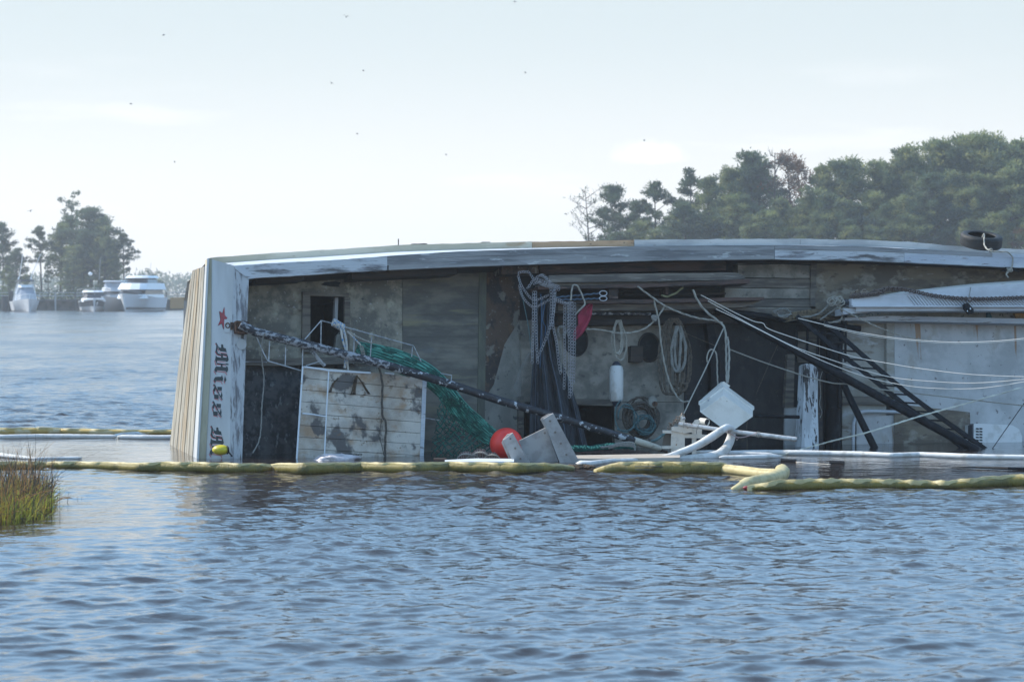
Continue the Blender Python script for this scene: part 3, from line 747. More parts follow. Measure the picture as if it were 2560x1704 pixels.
mCAPG = M('grey_laminated_cap', (.27, .27, .27), [((.16, .16, .165), 4, (.1, 1, 1), .42, .6, 1), ((.46, .47, .47), 5, (.22, 1, 1), .62, .68, .9), ((.3, .32, .34), 18, (.1, 1, 1), .58, .7, .7)], rough=.65, bump=.25, bscale=16, bstretch=(.12, 1, 1))
mRAIL = M('cream_rub_rail', (.58, .53, .42), [((.44, .40, .30), 1.4, (.3, 1, 1), .42, .6, 1), ((.33, .19, .08), 1.0, (.35, 1, 1), .6, .72, .85), ((.13, .1, .07), 12, (.25, 1, 1), .66, .72, .8)], rough=.7, bump=.25)
mRAILO = M('rust_stained_rub_rail', (.42, .28, .17), [((.28, .18, .10), 2.5, (.3, 1, 1), .42, .6, 1), ((.34, .29, .2), 3, (.3, 1, 1), .56, .7, .8), ((.06, .04, .03), 9, (.3, 1, 1), .64, .7, .9)], rough=.75, bump=.3)
mRAILW = M('white_rub_rail', (.42, .425, .415), [((.31, .32, .32), 2, (.3, 1, 1), .42, .6, 1), ((.2, .16, .13), 9, (.3, 1, 1), .65, .72, .7)], rough=.6, bump=.2)
mWOODD = M('dark_wet_wood', (.050, .038, .030), [((.022, .020, .022), 4, (.12, 1, 1), .42, .6, 1), ((.11, .07, .045), 6, (.15, 1, 1), .6, .7, .7)], rough=.7, bump=.4, bscale=14, bstretch=(.1, 1, 1))
mWOODR = M('reddish_dark_wood', (.085, .05, .04), [((.03, .022, .02), 5, (.15, 1, 1), .42, .6, 1), ((.16, .10, .075), 8, (.2, 1, 1), .6, .7, .8)], rough=.75, bump=.4, bscale=14, bstretch=(.1, 1, 1))
mWOODG = M('grey_weathered_wood', (.17, .15, .125), [((.09, .08, .07), 5, (.12, 1, 1), .42, .6, 1), ((.27, .25, .22), 9, (.12, 1, 1), .58, .68, .8)], rough=.8, bump=.4, bscale=16, bstretch=(.1, 1, 1))
mDECK = M('mottled_deck', (.29, .27, .215), [((.135, .128, .11), 1.6, (1, 1, 1), .40, .60, 1), ((.38, .36, .28), 2.6, (1, .8, 1), .54, .70, .9), ((.11, .075, .05), 2.0, (.5, 1, 1), .58, .72, .8), ((.42, .44, .43), 11, (1, 1, 1), .63, .67, .8), ((.04, .042, .045), 7, (1, 1, 1), .64, .72, .8)], rough=.8, bump=.3)
mDECKD = M('dark_deck', (.19, .18, .15), [((.10, .098, .088), 1.5, (.35, 1, 1), .40, .60, 1), ((.22, .20, .125), 2.4, (.18, 1.4, 1), .54, .70, .9), ((.12, .13, .14), 3.0, (.4, 1, 1), .6, .72, .6), ((.30, .32, .34), 12, (.8, 1, 1), .69, .73, .7)], rough=.75, bump=.3, bscale=14, bstretch=(.3, 1, 1))
mHATCH = M('blackened_hatch', (.08, .085, .09), [((.028, .031, .036), 2.4, (1, 1, 1), .42, .58, 1), ((.12, .13, .14), 2.2, (1, 1, 1), .56, .72, .9), ((.20, .22, .235), 5, (1.2, .6, 1), .58, .68, .8)], rough=.7, bump=.3)
mOLIVE = M('olive_strip', (.13, .135, .10), [((.09, .095, .08), 3, (1, .3, 1), .4, .6, 1)], rough=.8, bump=.2)
mRUSTP = M('rust_stained_plywood', (.10, .068, .05), [((.04, .034, .034), 1.8, (1, .7, 1), .42, .58, 1), ((.165, .095, .05), 2.2, (1, .5, 1), .55, .7, .8), ((.22, .21, .18), 1.6, (1, .8, 1), .57, .62, .7), ((.24, .23, .2), 9, (1, 1, 1), .62, .68, .9)], rough=.8, bump=.3)
mWALLL = M('bare_light_panel', (.27, .265, .235), [((.2, .195, .175), 2, (1, .6, 1), .4, .6, 1), ((.07, .068, .07), 5, (1, 1, 1), .60, .66, .9), ((.12, .09, .06), 2.4, (1, .5, 1), .62, .72, .7)], rough=.8, bump=.25)
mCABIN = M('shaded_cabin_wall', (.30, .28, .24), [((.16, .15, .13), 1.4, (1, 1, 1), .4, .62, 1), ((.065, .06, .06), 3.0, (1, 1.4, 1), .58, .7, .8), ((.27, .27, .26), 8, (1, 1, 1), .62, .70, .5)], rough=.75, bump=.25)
mPLY = M('bare_plywood', (.20, .165, .12), [((.12, .10, .08), 1.8, (.35, 1, 1), .42, .58, 1), ((.30, .28, .235), 2.0, (.8, 1.2, 1), .54, .68, .8), ((.085, .065, .05), 6, (.4, 1, 1), .6, .68, .8), ((.38, .4, .4), 4, (.3, 1.6, 1), .66, .7, .6)], rough=.8, bump=.3, bscale=14, bstretch=(.3, 1, 1))
mWHITEW = M('white_cabin_side', (.47, .475, .475), [((.35, .355, .355), 1.1, (1, 1, 1), .4, .65, 1), ((.30, .17, .08), .7, (3.2, .25, 1), .60, .66, .85), ((.34, .31, .27), 1.2, (1, .7, 1), .53, .68, .8), ((.14, .12, .12), 5, (1, 1, 1), .64, .68, .8)], rough=.5, bump=.12)
mBLACK = M('black_painted_steel', (.007, .008, .011), [((.018, .021, .027), 5, (1, 1, 1), .5, .7, 1), ((.10, .11, .12), 22, (1, 1, 1), .68, .72, .6)], rough=.5, bump=.1, spec=.15)
mBLACKW = M('black_spar_with_worn_paint', (.018, .02, .026), [((.05, .055, .065), 5, (1, 1, 1), .5, .7, 1), ((.42, .45, .48), 5, (1, 1, 1), .57, .62, 1)], rough=.5, bump=.25)
mFLAKESP = M('spar_with_peeling_white_paint', (.028, .03, .038), [((.30, .31, .33), 9, (.6, 1, 1), .46, .56, 1), ((.10, .08, .07), 9, (1, 1, 1), .6, .66, .8)], rough=.6, bump=.3)
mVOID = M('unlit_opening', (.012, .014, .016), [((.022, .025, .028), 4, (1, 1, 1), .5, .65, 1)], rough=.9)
mRUST = M('rusty_steel', (.10, .05, .03), [((.035, .022, .018), 6, (1, 1, 1), .42, .6, 1), ((.22, .09, .04), 10, (1, 1, 1), .56, .7, .8)], rough=.85, bump=.5)
mLETB = M('black_lettering', (.022, .032, .036), rough=.5)
mLETR = M('red_lettering', (.42, .04, .06), rough=.5)
mSTAR = M('red_star_paint', (.36, .045, .06), [((.28, .05, .06), 5, (1, 1, 1), .4, .6, 1)], rough=.5)

boat = thing('capsized_trawler', O0, 'old white wooden fishing trawler lying capsized on its side with deck and transom showing', 'boat', None, BROT)
def B(g, name, mat, smooth=False, parent=None, **k): return g.build(name, mat, parent or boat, smooth=smooth, **k)
# hull shell behind the rails, running on below the water
st = []
for x in [519, 640, 900, 1200, 1500, 1800, 2100, 2400, 2700, 2900]:
    A = D(x, np.interp(x, *zip(*railtop)) + 7, -.62)
    s = (x - 519) / 2400; k = 1 - .25 * s
    st.append([A, A - BN * 1.3 * k - BV * .16, A - BN * 1.55 * k - BV * .42, A - BN * 2.1 * k - BV * 2.6, A - BN * 2.0 * k - BV * 4.8, A - BV * 5.6])
vs = [p for r_ in st for p in r_]; fs = []
for i in range(len(st) - 1):
    for k in range(5): fs.append((i * 6 + k, i * 6 + k + 1, i * 6 + 7 + k, i * 6 + 6 + k))
fs.append(tuple((len(st) - 1) * 6 + k for k in range(6)))
B(G().add(vs, fs), 'hull', mPAINT)
# transom: two planes
TA, TB, TC = D(585, 664, .8), D(519, 645, .62), D(574, 1128, .8)
TN = (TB - TA).cross(TC - TA).normalized()
if TN.dot(CAM - TA) < 0: TN = -TN
def T1(px, py, o=0.0): return hit(px, py, TA + TN * o, TN)
LA, LB_, LC = T1(506, 900), T1(493, 1127), D(463, 800, -2.1)
LN = (LB_ - LA).cross(LC - LA).normalized()
if LN.dot(CAM - LA) < 0: LN = -LN
def T2(px, py, o=0.0): return hit(px, py, LA + LN * o, LN)
def exl(p, q, y): return (p[0] + (q[0] - p[0]) * (y - p[1]) / (q[1] - p[1]), y)
def xat(l, y): return float(np.interp(y, [a[1] for a in l], [a[0] for a in l]))
eA = [(585, 664), (581, 760), (576, 1010), (574, 1128), (570, 1260)]
rubR = [(529, 646), (527, 900), (515, 1127), (510, 1260)]
rub = [(518, 646), (513, 760), (506, 900), (493, 1127), (487, 1260)]
YS = [646, 700, 780, 860, 940, 1020, 1100, 1180, 1260]
def tstrip(f, lf, rt_, ys, o, th, nrm):
    front = [f(xat(lf, y), y, o) for y in ys] + [f(xat(rt_, y), y, o) for y in reversed(ys)]
    return G().prism(front, -nrm * th)
g = G().prism([T1(529, 648, 0), T1(585, 664, 0)] + [T1(xat(eA, y), y, 0) for y in YS[1:]] + [T1(xat(rubR, y), y, 0) for y in reversed(YS[1:])], -TN * .1)
B(g, 'transom_board', mBAND)
B(tstrip(T1, rub, rubR, YS, .012, .1, TN), 'transom_rub_strip', mCOVE)
rub2 = [(x + 4.5, y) for x, y in rub]
B(tstrip(T1, rub, rub2, YS, .03, .12, TN), 'transom_edge_bead', mBAND)
# lower transom, one plank at a time
out = [(477, 680), (463.7, 791), (448, 897), (436, 1006), (423, 1120), (409, 1260)]
top2 = [(470, 700), (474, 684), (480, 676), (498, 670), (516, 664)]
fr_ = [0, .13, .26, .40, .54, .70, .84, 1]
for i in range(7):
    a, b = fr_[i], fr_[i + 1]
    def lx(t, y): return xat(out, y) * (1 - t) + xat(rub, y) * t
    def ty(x): return float(np.interp(x, [463, 470, 474, 480, 498, 518], [712, 697, 684, 676, 670, 663]))
    ya = max(ty(lx(a, 685)), 664); yb = max(ty(lx(b, 685)), 664)
    if i == 0: ya = 712
    o = [.0, .012, .003, .016, .005, .013, .0][i]
    ys2 = [760, 830, 900, 980, 1060, 1140, 1260]
    f = [T2(lx(a, ya) , ya, o), T2(lx(b, yb) - .6, yb, o)] + [T2(lx(b, y) - .6, y, o) for y in ys2] + [T2(lx(a, y) + .3, y, o) for y in reversed(ys2)]
    B(G().prism(f, -LN * .16), 'hull_plank', [mPLANK, mPLANK, mPLANK, mPLANKS, mPLANK, mPLANK, mBAND][i])
f = [T2(lx(0, y) + 1, y, -.1) for y in (715, 900, 1100, 1260)] + [T2(lx(1, y), y, -.1) for y in (1260, 1100, 900, 668)] + [T2(482, 680, -.1)]
B(G().prism(f, -LN * .1), 'transom_backing', mWOODD)
# rub rails along the upper side
B(G().strip(off(railtop, 0), off(railtop, 26), 521, 1330, -.62, -.42, 40, jit=1.2), 'rub_rail', mRAIL)
B(G().strip(off(railtop, 1), off(railtop, 26), 1331, 1585, -.62, -.42, 16, jit=2.0), 'rub_rail', mRAILO)
B(G().strip(off(railtop, 0), off(railtop, 26), 1586, 2000, -.62, -.42, 20, jit=1.6), 'rub_rail', mRAILW)
B(G().strip(off(railtop, .5), off(railtop, 26), 2001, 2900, -.62, -.42, 40, jit=1.6), 'rub_rail', mRAILW)
B(G().strip(off(railtop, -2.2), off(railtop, .4), 1030, 1068, -.6, -.45, 5, jit=1), 'lifted_splinter', mWOODG)
B(G().strip(off(railtop, -1.8), off(railtop, .4), 1205, 1226, -.6, -.45, 5, jit=1), 'lifted_splinter', mWOODG)
# outer bulwark between rail and cap
g = G(); vs = []; fs = []
xs = list(range(560, 2901, 60))
for x in xs: vs += [D(x, np.interp(x, *zip(*railtop)) + 16, -.42), D(x, np.interp(x, *zip(*captop)) + 5, .7)]
for i in range(len(xs) - 1): fs.append((2 * i, 2 * i + 1, 2 * i + 3, 2 * i + 2))
B(g.add(vs, fs), 'bulwark_side', mPAINT)
# cap rail boards
B(G().strip(captop, capbot, 606, 968, .7, .80, 30, jit=.7), 'cap_plank', mFLAKE)
for k, (a, b, wa, xa, xb) in enumerate([(0, .36, .80, 968, 1936), (.37, .66, .785, 963, 1936), (.67, 1, .80, 972, 1936)]):
    B(G().strip(lerpp(captop, capbot, a), lerpp(captop, capbot, b), xa, xb, .7, wa + .012 * (k % 2), 48, jit=.5), 'cap_plank', mCAPG)
B(G().strip(lerpp(captop, capbot, 0), lerpp(captop, capbot, .3), 1937, 2480, .7, .80, 30, jit=.7), 'cap_plank', mCAPG)
B(G().strip(lerpp(captop, capbot, .31), capbot, 1937, 2260, .7, .79, 24, jit=.7), 'cap_plank', mFLAKE)
B(G().strip(lerpp(captop, capbot, .31), capbot, 2261, 2900, .7, .795, 40, jit=.9), 'cap_plank', mFLAKEW)
B(G().strip(lerpp(captop, capbot, 0), lerpp(captop, capbot, .3), 2481, 2900, .7, .80, 20, jit=.7), 'cap_plank', mFLAKEW)
B(G().slab([(585, 664), (604, 662.5), (640, 694.5), (622, 697), (588, 672)], .7, .81), 'cap_corner', mFLAKEW)
B(G().slab([(585, 668), (588, 673), (622, 698), (618, 800), (614, 900), (610, 1010), (606, 1129), (600, 1260), (570, 1260), (574, 1128), (576, 1010), (579, 860), (581.5, 760)], .68, .80), 'stern_cap_plank', mFLAKEV)
# inside of the upper bulwark, with frames
g = G(); vs = []; fs = []
for x in xs: vs += [D(x, np.interp(x, *zip(*capbot)) - 4, .69), D(x + 10, np.interp(x, *zip(*capbot)) + 16, 0)]
for i in range(len(xs) - 1): fs.append((2 * i, 2 * i + 1, 2 * i + 3, 2 * i + 2))
B(g.add(vs, fs), 'bulwark_lining', mWOODD)
B(G().strip(capbot, off(capbot, 12), 640, 760, .1, .5, 8), 'lining_board', mWOODD)
B(G().strip(capbot, off(capbot, 18), 880, 1143, .1, .5, 12), 'lining_board', mWOODD)
B(G().strip(capbot, off(capbot, 22), 1255, 1346, .1, .45, 8), 'lining_board', mRUSTP)
B(G().strip(capbot, off(capbot, 26), 1350, 1815, .1, .4, 12), 'lining_board', mWOODR)
# deck panels round the doorway
def S(name, poly, w0, w1, mat, parent=None, **k): return B(G().slab(poly, w0, w1), name, mat, parent=parent, **k)
S('deck_panel', [(560, 660), (775, 660), (775, 898), (560, 898)], -.08, 0, mDECK)
S('deck_panel', [(775.5, 660), (866, 660), (866, 738), (775.5, 738)], -.08, 0, mDECK)
S('deck_panel', [(775.5, 868), (866, 868), (866, 898), (775.5, 898)], -.08, 0, mDECK)
S('deck_panel', [(866.5, 660), (1006, 650), (1006, 1300), (866.5, 1300)], -.08, 0, mDECK)
for k in range(19):
    y0, y1 = 650 + k * 27.5, 650 + (k + 1) * 27.5 - .35
    f_ = lambda y: 1216 - (y - 650) * .012
    S('deck_plank', [(1007, y0), (f_(y0), y0 - 1.5), (f_(y1), y1 - 1.5), (1007, y1)], -.08, -.010 + .0015 * ((k * 7) % 4), mDECKD)
S('deck_underlay', [(1000, 645), (1220, 640), (1210, 1190), (1000, 1190)], -.16, -.085, mWOODD)
S('deck_seam_strip', [(1199, 652), (1217, 652), (1209, 1300), (1191, 1300)], -.01, .012, mOLIVE)
S('deck_panel', [(1217.5, 645), (1300, 640), (1300, 800), (1262, 860), (1235, 960), (1210, 1000), (1209, 1300), (1208.5, 1300)], -.08, -.005, mRUSTP)
S('deck_panel', [(1300, 798), (1312, 1300), (1209, 1300), (1210, 1000), (1235, 960), (1262, 860)], -.08, .002, mWALLL)
S('door_jamb', [(1297, 990), (1309, 990), (1312, 1300), (1299, 1300)], 0, .09, mWOODG)
# hatch cover region bottom left and the beam over it
S('hatch_board', [(560, 905), (745, 905), (745, 1300), (560, 1300)], -.12, -.05, mHATCH)
S('hatch_board', [(745.6, 905), (866, 905), (866, 1300), (745.6, 1300)], -.12, -.05, mHATCH)
S('deck_beam', [(560, 897), (690, 896), (895, 890), (895, 908), (690, 914), (560, 911)], -.05, .10, mWOODG)
S('deck_beam', [(560, 903), (668, 903), (668, 906), (560, 906)], .101, .12, mFLAKE)
# doorway
S('door_frame', [(757, 738), (776, 738), (776, 880), (755, 880)], 0, .06, mWOODG)
S('door_frame', [(757, 728), (872, 734), (872, 742), (757, 738)], 0, .075, mWOODG)
S('door_frame', [(862, 742), (876, 743), (873, 882), (860, 880)], 0, .06, mWOODG)
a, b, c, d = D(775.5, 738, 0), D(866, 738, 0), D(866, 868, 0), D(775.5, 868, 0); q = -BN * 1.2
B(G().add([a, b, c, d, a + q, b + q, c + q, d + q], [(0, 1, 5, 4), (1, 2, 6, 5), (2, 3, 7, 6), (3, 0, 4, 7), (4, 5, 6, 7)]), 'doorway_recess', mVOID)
S('torn_board', [(838, 742), (846, 742), (844, 800), (836, 808)], -.2, -.1, mFLAKEV)
S('torn_board', [(842, 838), (858, 822), (861, 868), (838, 868)], -.15, -.06, mWALLL)
S('broken_gap', [(802, 711), (812, 705), (838, 703), (852, 706), (847, 713), (850, 717), (830, 716), (812, 714)], -.02, .004, mVOID)  # flat dark piece; the darkness of a hole put into colour
# cabin wall under the overhang
S('cabin_wall', [(1300.5, 640), (1855, 640), (1855, 800), (1300.5, 800)], -.08, .02, M('black_recess_wall', (.018, .017, .018), [((.035, .028, .024), 3, (.4, 1, 1), .5, .65, 1)], rough=.85))  # shade of the shelf recess put into near-black wall colour
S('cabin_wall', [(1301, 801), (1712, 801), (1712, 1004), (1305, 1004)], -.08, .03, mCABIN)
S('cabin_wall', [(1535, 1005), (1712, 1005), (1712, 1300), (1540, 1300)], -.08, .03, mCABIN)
S('opening_sill', [(1424, 995), (1532, 998), (1532, 1014), (1424, 1011)], .03, .09, mWOODG)
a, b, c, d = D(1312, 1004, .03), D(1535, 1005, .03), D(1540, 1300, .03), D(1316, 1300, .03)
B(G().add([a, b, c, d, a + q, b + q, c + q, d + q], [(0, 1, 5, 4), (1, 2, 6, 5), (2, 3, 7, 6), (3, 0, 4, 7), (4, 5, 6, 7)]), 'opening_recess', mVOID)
for px, py, rx, ry in ((1440, 850, 31, 39), (1623, 868, 29, 36)):
    c = D(px, py, .05); g = G().disc(c, BU * rx * .0060, BV * ry * .0060, 28, 0, -BN * .06)
    o = B(g, 'porthole', mVOID)
    ring = [c + BU * rx * .0062 * math.cos(t * math.pi / 16) + BV * ry * .0062 * math.sin(t * math.pi / 16) for t in range(32)]
    B(G().loop(ring, .014, 6), 'porthole_rim', mWOODD)
S('junction_box', [(1578, 864), (1608, 864), (1607, 904), (1578, 904)], .03, .16, mWOODD)
# stacked shelf boards standing out from the wall
B(G().strip([(1372, 688), (1460, 686), (1640, 683), (1835, 681), (1858, 684), (1863, 694)], [(1372, 706), (1640, 703), (1835, 699), (1863, 696)], 1372, 1863, .46, .74, 30, jit=1.0), 'shelf_beam', mWOODG)
B(G().strip([(1345, 716), (1640, 709), (1874, 697)], [(1345, 723), (1640, 718), (1874, 708)], 1345, 1874, .40, .80, 30, jit=2.0), 'shelf_board', mWOODR)
B(G().strip([(1352, 709), (1640, 703), (1790, 700)], [(1352, 716), (1640, 709), (1790, 706)], 1352, 1790, .42, .66, 20, jit=2.0), 'shelf_board', mWOODG)
B(G().strip([(1395, 752), (1640, 748), (1910, 742)], [(1395, 758), (1640, 757), (1910, 750)], 1395, 1910, .36, .78, 30, jit=1.6), 'shelf_board', mWOODR)
B(G().strip([(1395, 758), (1640, 757), (1900, 752)], [(1395, 776), (1640, 776), (1860, 768), (1898, 754)], 1395, 1898, .30, .62, 30, jit=1.0), 'shelf_beam', mWOODG)
B(G().strip([(1560, 733), (1815, 731)], [(1560, 739), (1815, 736)], 1560, 1815, .2, .3, 12), 'shelf_board', mWOODD)
B(G().strip([(1395, 790), (1860, 788)], [(1395, 812), (1860, 806)], 1395, 1860, .03, .3, 12, jit=1), 'lower_beam', mWOODD)
S('wood_block', [(1523, 722), (1546, 722), (1545, 747), (1522, 747)], .4, .72, mWOODR)
S('wood_block', [(1663, 716), (1672, 716), (1671, 735), (1664, 735)], .4, .66, mWOODR)
B(G().bar(D(1478, 783, .5), D(1626, 784, .5), .022, 8), 'speckled_pipe', mFLAKESP)
B(G().bar(D(1480, 777, .42), D(1592, 776, .42), .018, 8), 'speckled_pipe', mFLAKESP)
# grey planks to the right of the shelves, cut apart
for k in range(5):
    y0, y1 = [652, 694, 719, 745, 766][k], [693, 718, 744, 765, 792][k]
    B(G().strip([(1812, y0 + .3), (2028, y0 + 3)], [(1812, y1 - .6), (2028, y1 + 2.4)], 1812 if k else 1845, 2028, .05, .24 + .012 * (k % 2), 10, jit=.8), 'wall_plank', mWOODG if k % 2 else mCABIN)
S('dark_gap', [(1843, 660), (1960, 657), (2029, 661), (2030, 663), (1960, 660), (1845, 662)], .25, .262, mVOID)
S('end_post', [(2028, 652), (2043, 652), (2040, 715), (2046, 722), (2037, 734), (2039, 765), (2026, 765)], .06, .28, mWOODG)
S('bulwark_plywood', [(2043, 645), (2900, 645), (2900, 800), (2040, 800), (2037, 734), (2046, 722), (2040, 715)], .05, .26, mPLY)
S('wall_ledge', [(1785, 768), (2030, 772), (2120, 776), (2118, 790), (1900, 786), (1785, 780)], .2, .42, mWOODG)
mDARKW = M('soot_dark_wall', (.022, .021, .022), [((.012, .012, .014), 3, (1, .5, 1), .42, .6, 1), ((.05, .042, .036), 2.5, (.6, 1, 1), .56, .7, .8), ((.10, .10, .10), 9, (1, 1, 1), .66, .7, .6)], rough=.75, bump=.25)  # wall colour darkened to carry the deep shade here
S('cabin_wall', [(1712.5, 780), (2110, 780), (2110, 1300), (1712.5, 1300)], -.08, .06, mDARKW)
S('dark_panel', [(1765, 800), (1783, 800), (1800, 900), (1800, 1120), (1778, 1120), (1778, 900)], .06, .2, mBLACK)
S('upright_board', [(1969, 885), (1987, 885), (1984, 1018), (1962, 1018)], .06, .14, mWOODG)
S('upright_board', [(1964, 1018), (2004, 1018), (2004, 1300), (1960, 1300)], .06, .12, mWHITEW)
S('upright_board', [(1995, 828), (2050, 828), (2050, 905), (1995, 905)], .06, .1, mWOODG)
# right-hand deckhouse side
mPLYL = M('pale_dirty_plywood', (.36, .345, .31), [((.24, .22, .18), 1.2, (.4, 1, 1), .42, .6, 1), ((.16, .12, .085), 2.4, (.4, 1, 1), .56, .68, .8), ((.46, .47, .48), 2.5, (.5, 1.2, 1), .56, .66, .8)], rough=.75, bump=.25)
S('cabin_side', [(2236, 800), (2900, 800), (2900, 1400), (2236, 1400)], -.05, .32, mWHITEW)
S('plywood_infill', [(2108, 800), (2216, 800), (2216, 990), (2106, 990)], 0, .26, mPLYL)
S('plywood_infill', [(2106, 1012), (2216, 1012), (2216, 1300), (2104, 1300)], 0, .25, mPLYL)
S('cross_board', [(2106, 990.5), (2234, 990.5), (2234, 1011.5), (2106, 1011.5)], .1, .29, mWOODG)
S('corner_board', [(2216.6, 800), (2235.4, 800), (2235.4, 990), (2216.6, 990)], .05, .34, mPLYL)
S('patch_panel', [(2270, 1012.5), (2425, 1030), (2430, 1300), (2236, 1300), (2236, 1012.5)], .321, .335, mPLY)
S('white_base_panel', [(2142, 1040), (2270, 1036), (2270, 1300), (2138, 1300)], .25, .30, mWHITEW)
B(G().tube(spline([D(2132, 1220, .34), D(2133, 1090, .34), D(2136, 1050, .34), D(2152, 1031, .34), D(2180, 1028, .34), D(2256, 1030, .34)], 6), .028, 8), 'white_pipe', mFLAKEW, smooth=True)
S('roof_ledge', [(2112, 794), (2225, 789), (2560, 796), (2900, 806), (2900, 816), (2560, 809), (2225, 802), (2112, 801)], .2, .62, mFLAKEW)
S('roof_panel', [(2190, 765), (2900, 765), (2900, 796), (2560, 795.5), (2225, 788.5), (2150, 792)], .2, .45, mWALLL)
S('ply_offcut', [(2536, 783), (2620, 783), (2620, 797), (2541, 796)], .46, .5, M('yellow_plywood', (.42, .25, .09), [((.2, .12, .05), 8, (1, 1, 1), .45, .6, 1)], rough=.7))
S('teal_bracket', [(2469, 778), (2474, 778), (2481, 794), (2468, 794)], .46, .5, M('teal_paint', (.02, .09, .11), rough=.5))
# air conditioner
mPAINTB = M('appliance_white', (.66, .67, .67), [((.5, .5, .48), 2, (1, 1, 1), .5, .65, .8)], rough=.4)
ac = S('air_conditioner', [(2434, 1059), (2446, 1058), (2530, 1062), (2548, 1072), (2555, 1090), (2556, 1220), (2432, 1220)], .33, .62, mPAINTB)
for i in range(6):
    for j in range(2): S('vent_slot', [(2440 + 9 * j, 1069 + 7.2 * i), (2447 + 9 * j, 1069.5 + 7.2 * i), (2447 + 9 * j, 1073 + 7.2 * i), (2440 + 9 * j, 1072.5 + 7.2 * i)], .61, .626, mVOID, parent=ac)
S('case_edge', [(2430, 1062), (2434, 1058), (2434, 1220), (2430, 1220)], .5, .63, mNAVY, parent=ac)
# lettering
def zA(l, dx=0, dy=0): return [(500 + (x + dx) / 7.84, 750 + (y + dy) / 7.84) for x, y in l]
def zB(l, dx=0, dy=0): return [(500 + (x + dx) / 7.84, 940 + (y + dy) / 7.84) for x, y in l]
LET = []
def pl(pts, m, o): LET.append(([p for p in pts], m, o))
def stroke(pts, w, m, o):
    for (x0, y0), (x1, y1) in zip(pts, pts[1:]):
        d = math.hypot(x1 - x0, y1 - y0); nx, ny = -(y1 - y0) / d * w / 2, (x1 - x0) / d * w / 2
        pl([(x0 + nx, y0 + ny), (x1 + nx, y1 + ny), (x1 - nx, y1 - ny), (x0 - nx, y0 - ny)], m, o)
def letM(z, dx, dy):
    f = lambda l: z(l, dx, dy)
    for i, q in enumerate([[(300, 845), (320, 830), (348, 880), (352, 920), (338, 985), (350, 1035), (415, 1062), (415, 1085), (350, 1085), (315, 1045), (303, 1000), (315, 930), (318, 880)],
              [(358, 895), (385, 930), (415, 930), (412, 875), (430, 862), (452, 872), (462, 930), (505, 945), (527, 1030), (430, 1022), (390, 1010), (362, 965)],
              [(410, 1040), (530, 1058), (545, 1092), (450, 1078), (450, 1132), (412, 1132)],
              [(310, 1075), (330, 1108), (410, 1125), (540, 1092), (562, 1170), (530, 1212), (500, 1195), (340, 1182), (325, 1240), (295, 1175)],
              [(320, 1225), (530, 1240), (562, 1250), (560, 1270), (330, 1254)], [(408, 1250), (442, 1250), (442, 1322), (408, 1312)],
              [(320, 1298), (420, 1305), (540, 1300), (552, 1360), (525, 1420), (500, 1388), (335, 1370), (315, 1420), (280, 1370), (295, 1320)],
              [(528, 1060), (545, 1090), (562, 1170), (530, 1205)]]): pl(f(q), 0, .001 + .0004 * i)
    for q in [[(345, 950), (370, 1002), (400, 1028), (525, 1045)], [(298, 1005), (320, 1055), (360, 1082), (410, 1090)], [(300, 845), (318, 880)], [(455, 1088), (528, 1098)], [(340, 1200), (505, 1225)], [(285, 1180), (318, 1285)], [(332, 1258), (405, 1266)], [(445, 1275), (510, 1283)], [(272, 1385), (313, 1452)], [(330, 1392), (500, 1412), (524, 1465)]]:
        stroke(f(q), 1.5, 1, .0045)
    for q in [[(370, 985), (395, 1012), (525, 1030)], [(335, 1100), (408, 1112)], [(452, 1108), (520, 1118)], [(340, 1215), (505, 1240)], [(338, 1280), (405, 1292)], [(445, 1296), (505, 1304)]]:
        stroke(f(q), 1.6, 2, .005)
def lets(z, dx, dy):
    f = lambda l: z(l, dx, dy)
    for i, q in enumerate([[(258, 165), (275, 150), (292, 165), (312, 200), (310, 250), (290, 300), (275, 310), (255, 268), (285, 200)], [(340, 205), (430, 210), (426, 285), (345, 275)],
              [(283, 355), (365, 362), (362, 445), (280, 437), (268, 300), (285, 330)], [(424, 300), (441, 370), (430, 428), (400, 385), (415, 345)]]): pl(f(q), 0, .001 + .0004 * i)
    stroke(f([(285, 165), (345, 290), (390, 385), (438, 458)]), 2.4, 0, .0035)
    for q in [[(252, 272), (270, 360)], [(280, 440), (352, 455), (358, 476)], [(372, 400), (398, 448), (430, 478)], [(362, 293), (420, 302)], [(308, 250), (347, 342)], [(255, 178), (272, 198)]]: stroke(f(q), 1.3, 1, .0045)
LCUT = [0]
letM(zA, 0, 0); LCUT.append(len(LET))
for i, q in enumerate([[(300, 15), (350, 8), (415, 12), (428, -30), (456, 50), (436, 110), (415, 90), (320, 85), (300, 125), (265, 80), (280, 40)], [(488, -10), (518, 72), (490, 122), (470, 70)]]): pl(zB(q), 0, .001 + .0004 * i)
for q in [[(265, 85), (298, 142)], [(320, 97), (410, 103), (436, 156)], [(465, 85), (490, 148)]]: stroke(zB(q), 1.4, 1, .0045)
LCUT.append(len(LET)); lets(zB, 0, 0); LCUT.append(len(LET)); lets(zB, -18, 332); LCUT.append(len(LET))
letM(zB, -95, 135)
LM = [mLETB, mLETR, M('white_lettering', (.7, .72, .74), rough=.5)]
for (i0, i1), nm_ in zip(zip(LCUT, LCUT[1:] + [len(LET)]), ('capital letter M', 'letter i', 'letter s, first of two', 'letter s, second of two', 'top of the next capital letter, at the water')):
    g = G()
    for pts, m, o in LET[i0:i1]: g.prism([T1(x, y, o + .002) for x, y in pts], -TN * .0015, m)
    B(g, 'painted_letter', LM, label='black and red gothic ' + nm_)
star = [(478, 130), (484, 295), (538, 347), (472, 405), (466, 570), (430, 450), (355, 495), (405, 370), (380, 210), (440, 255)]
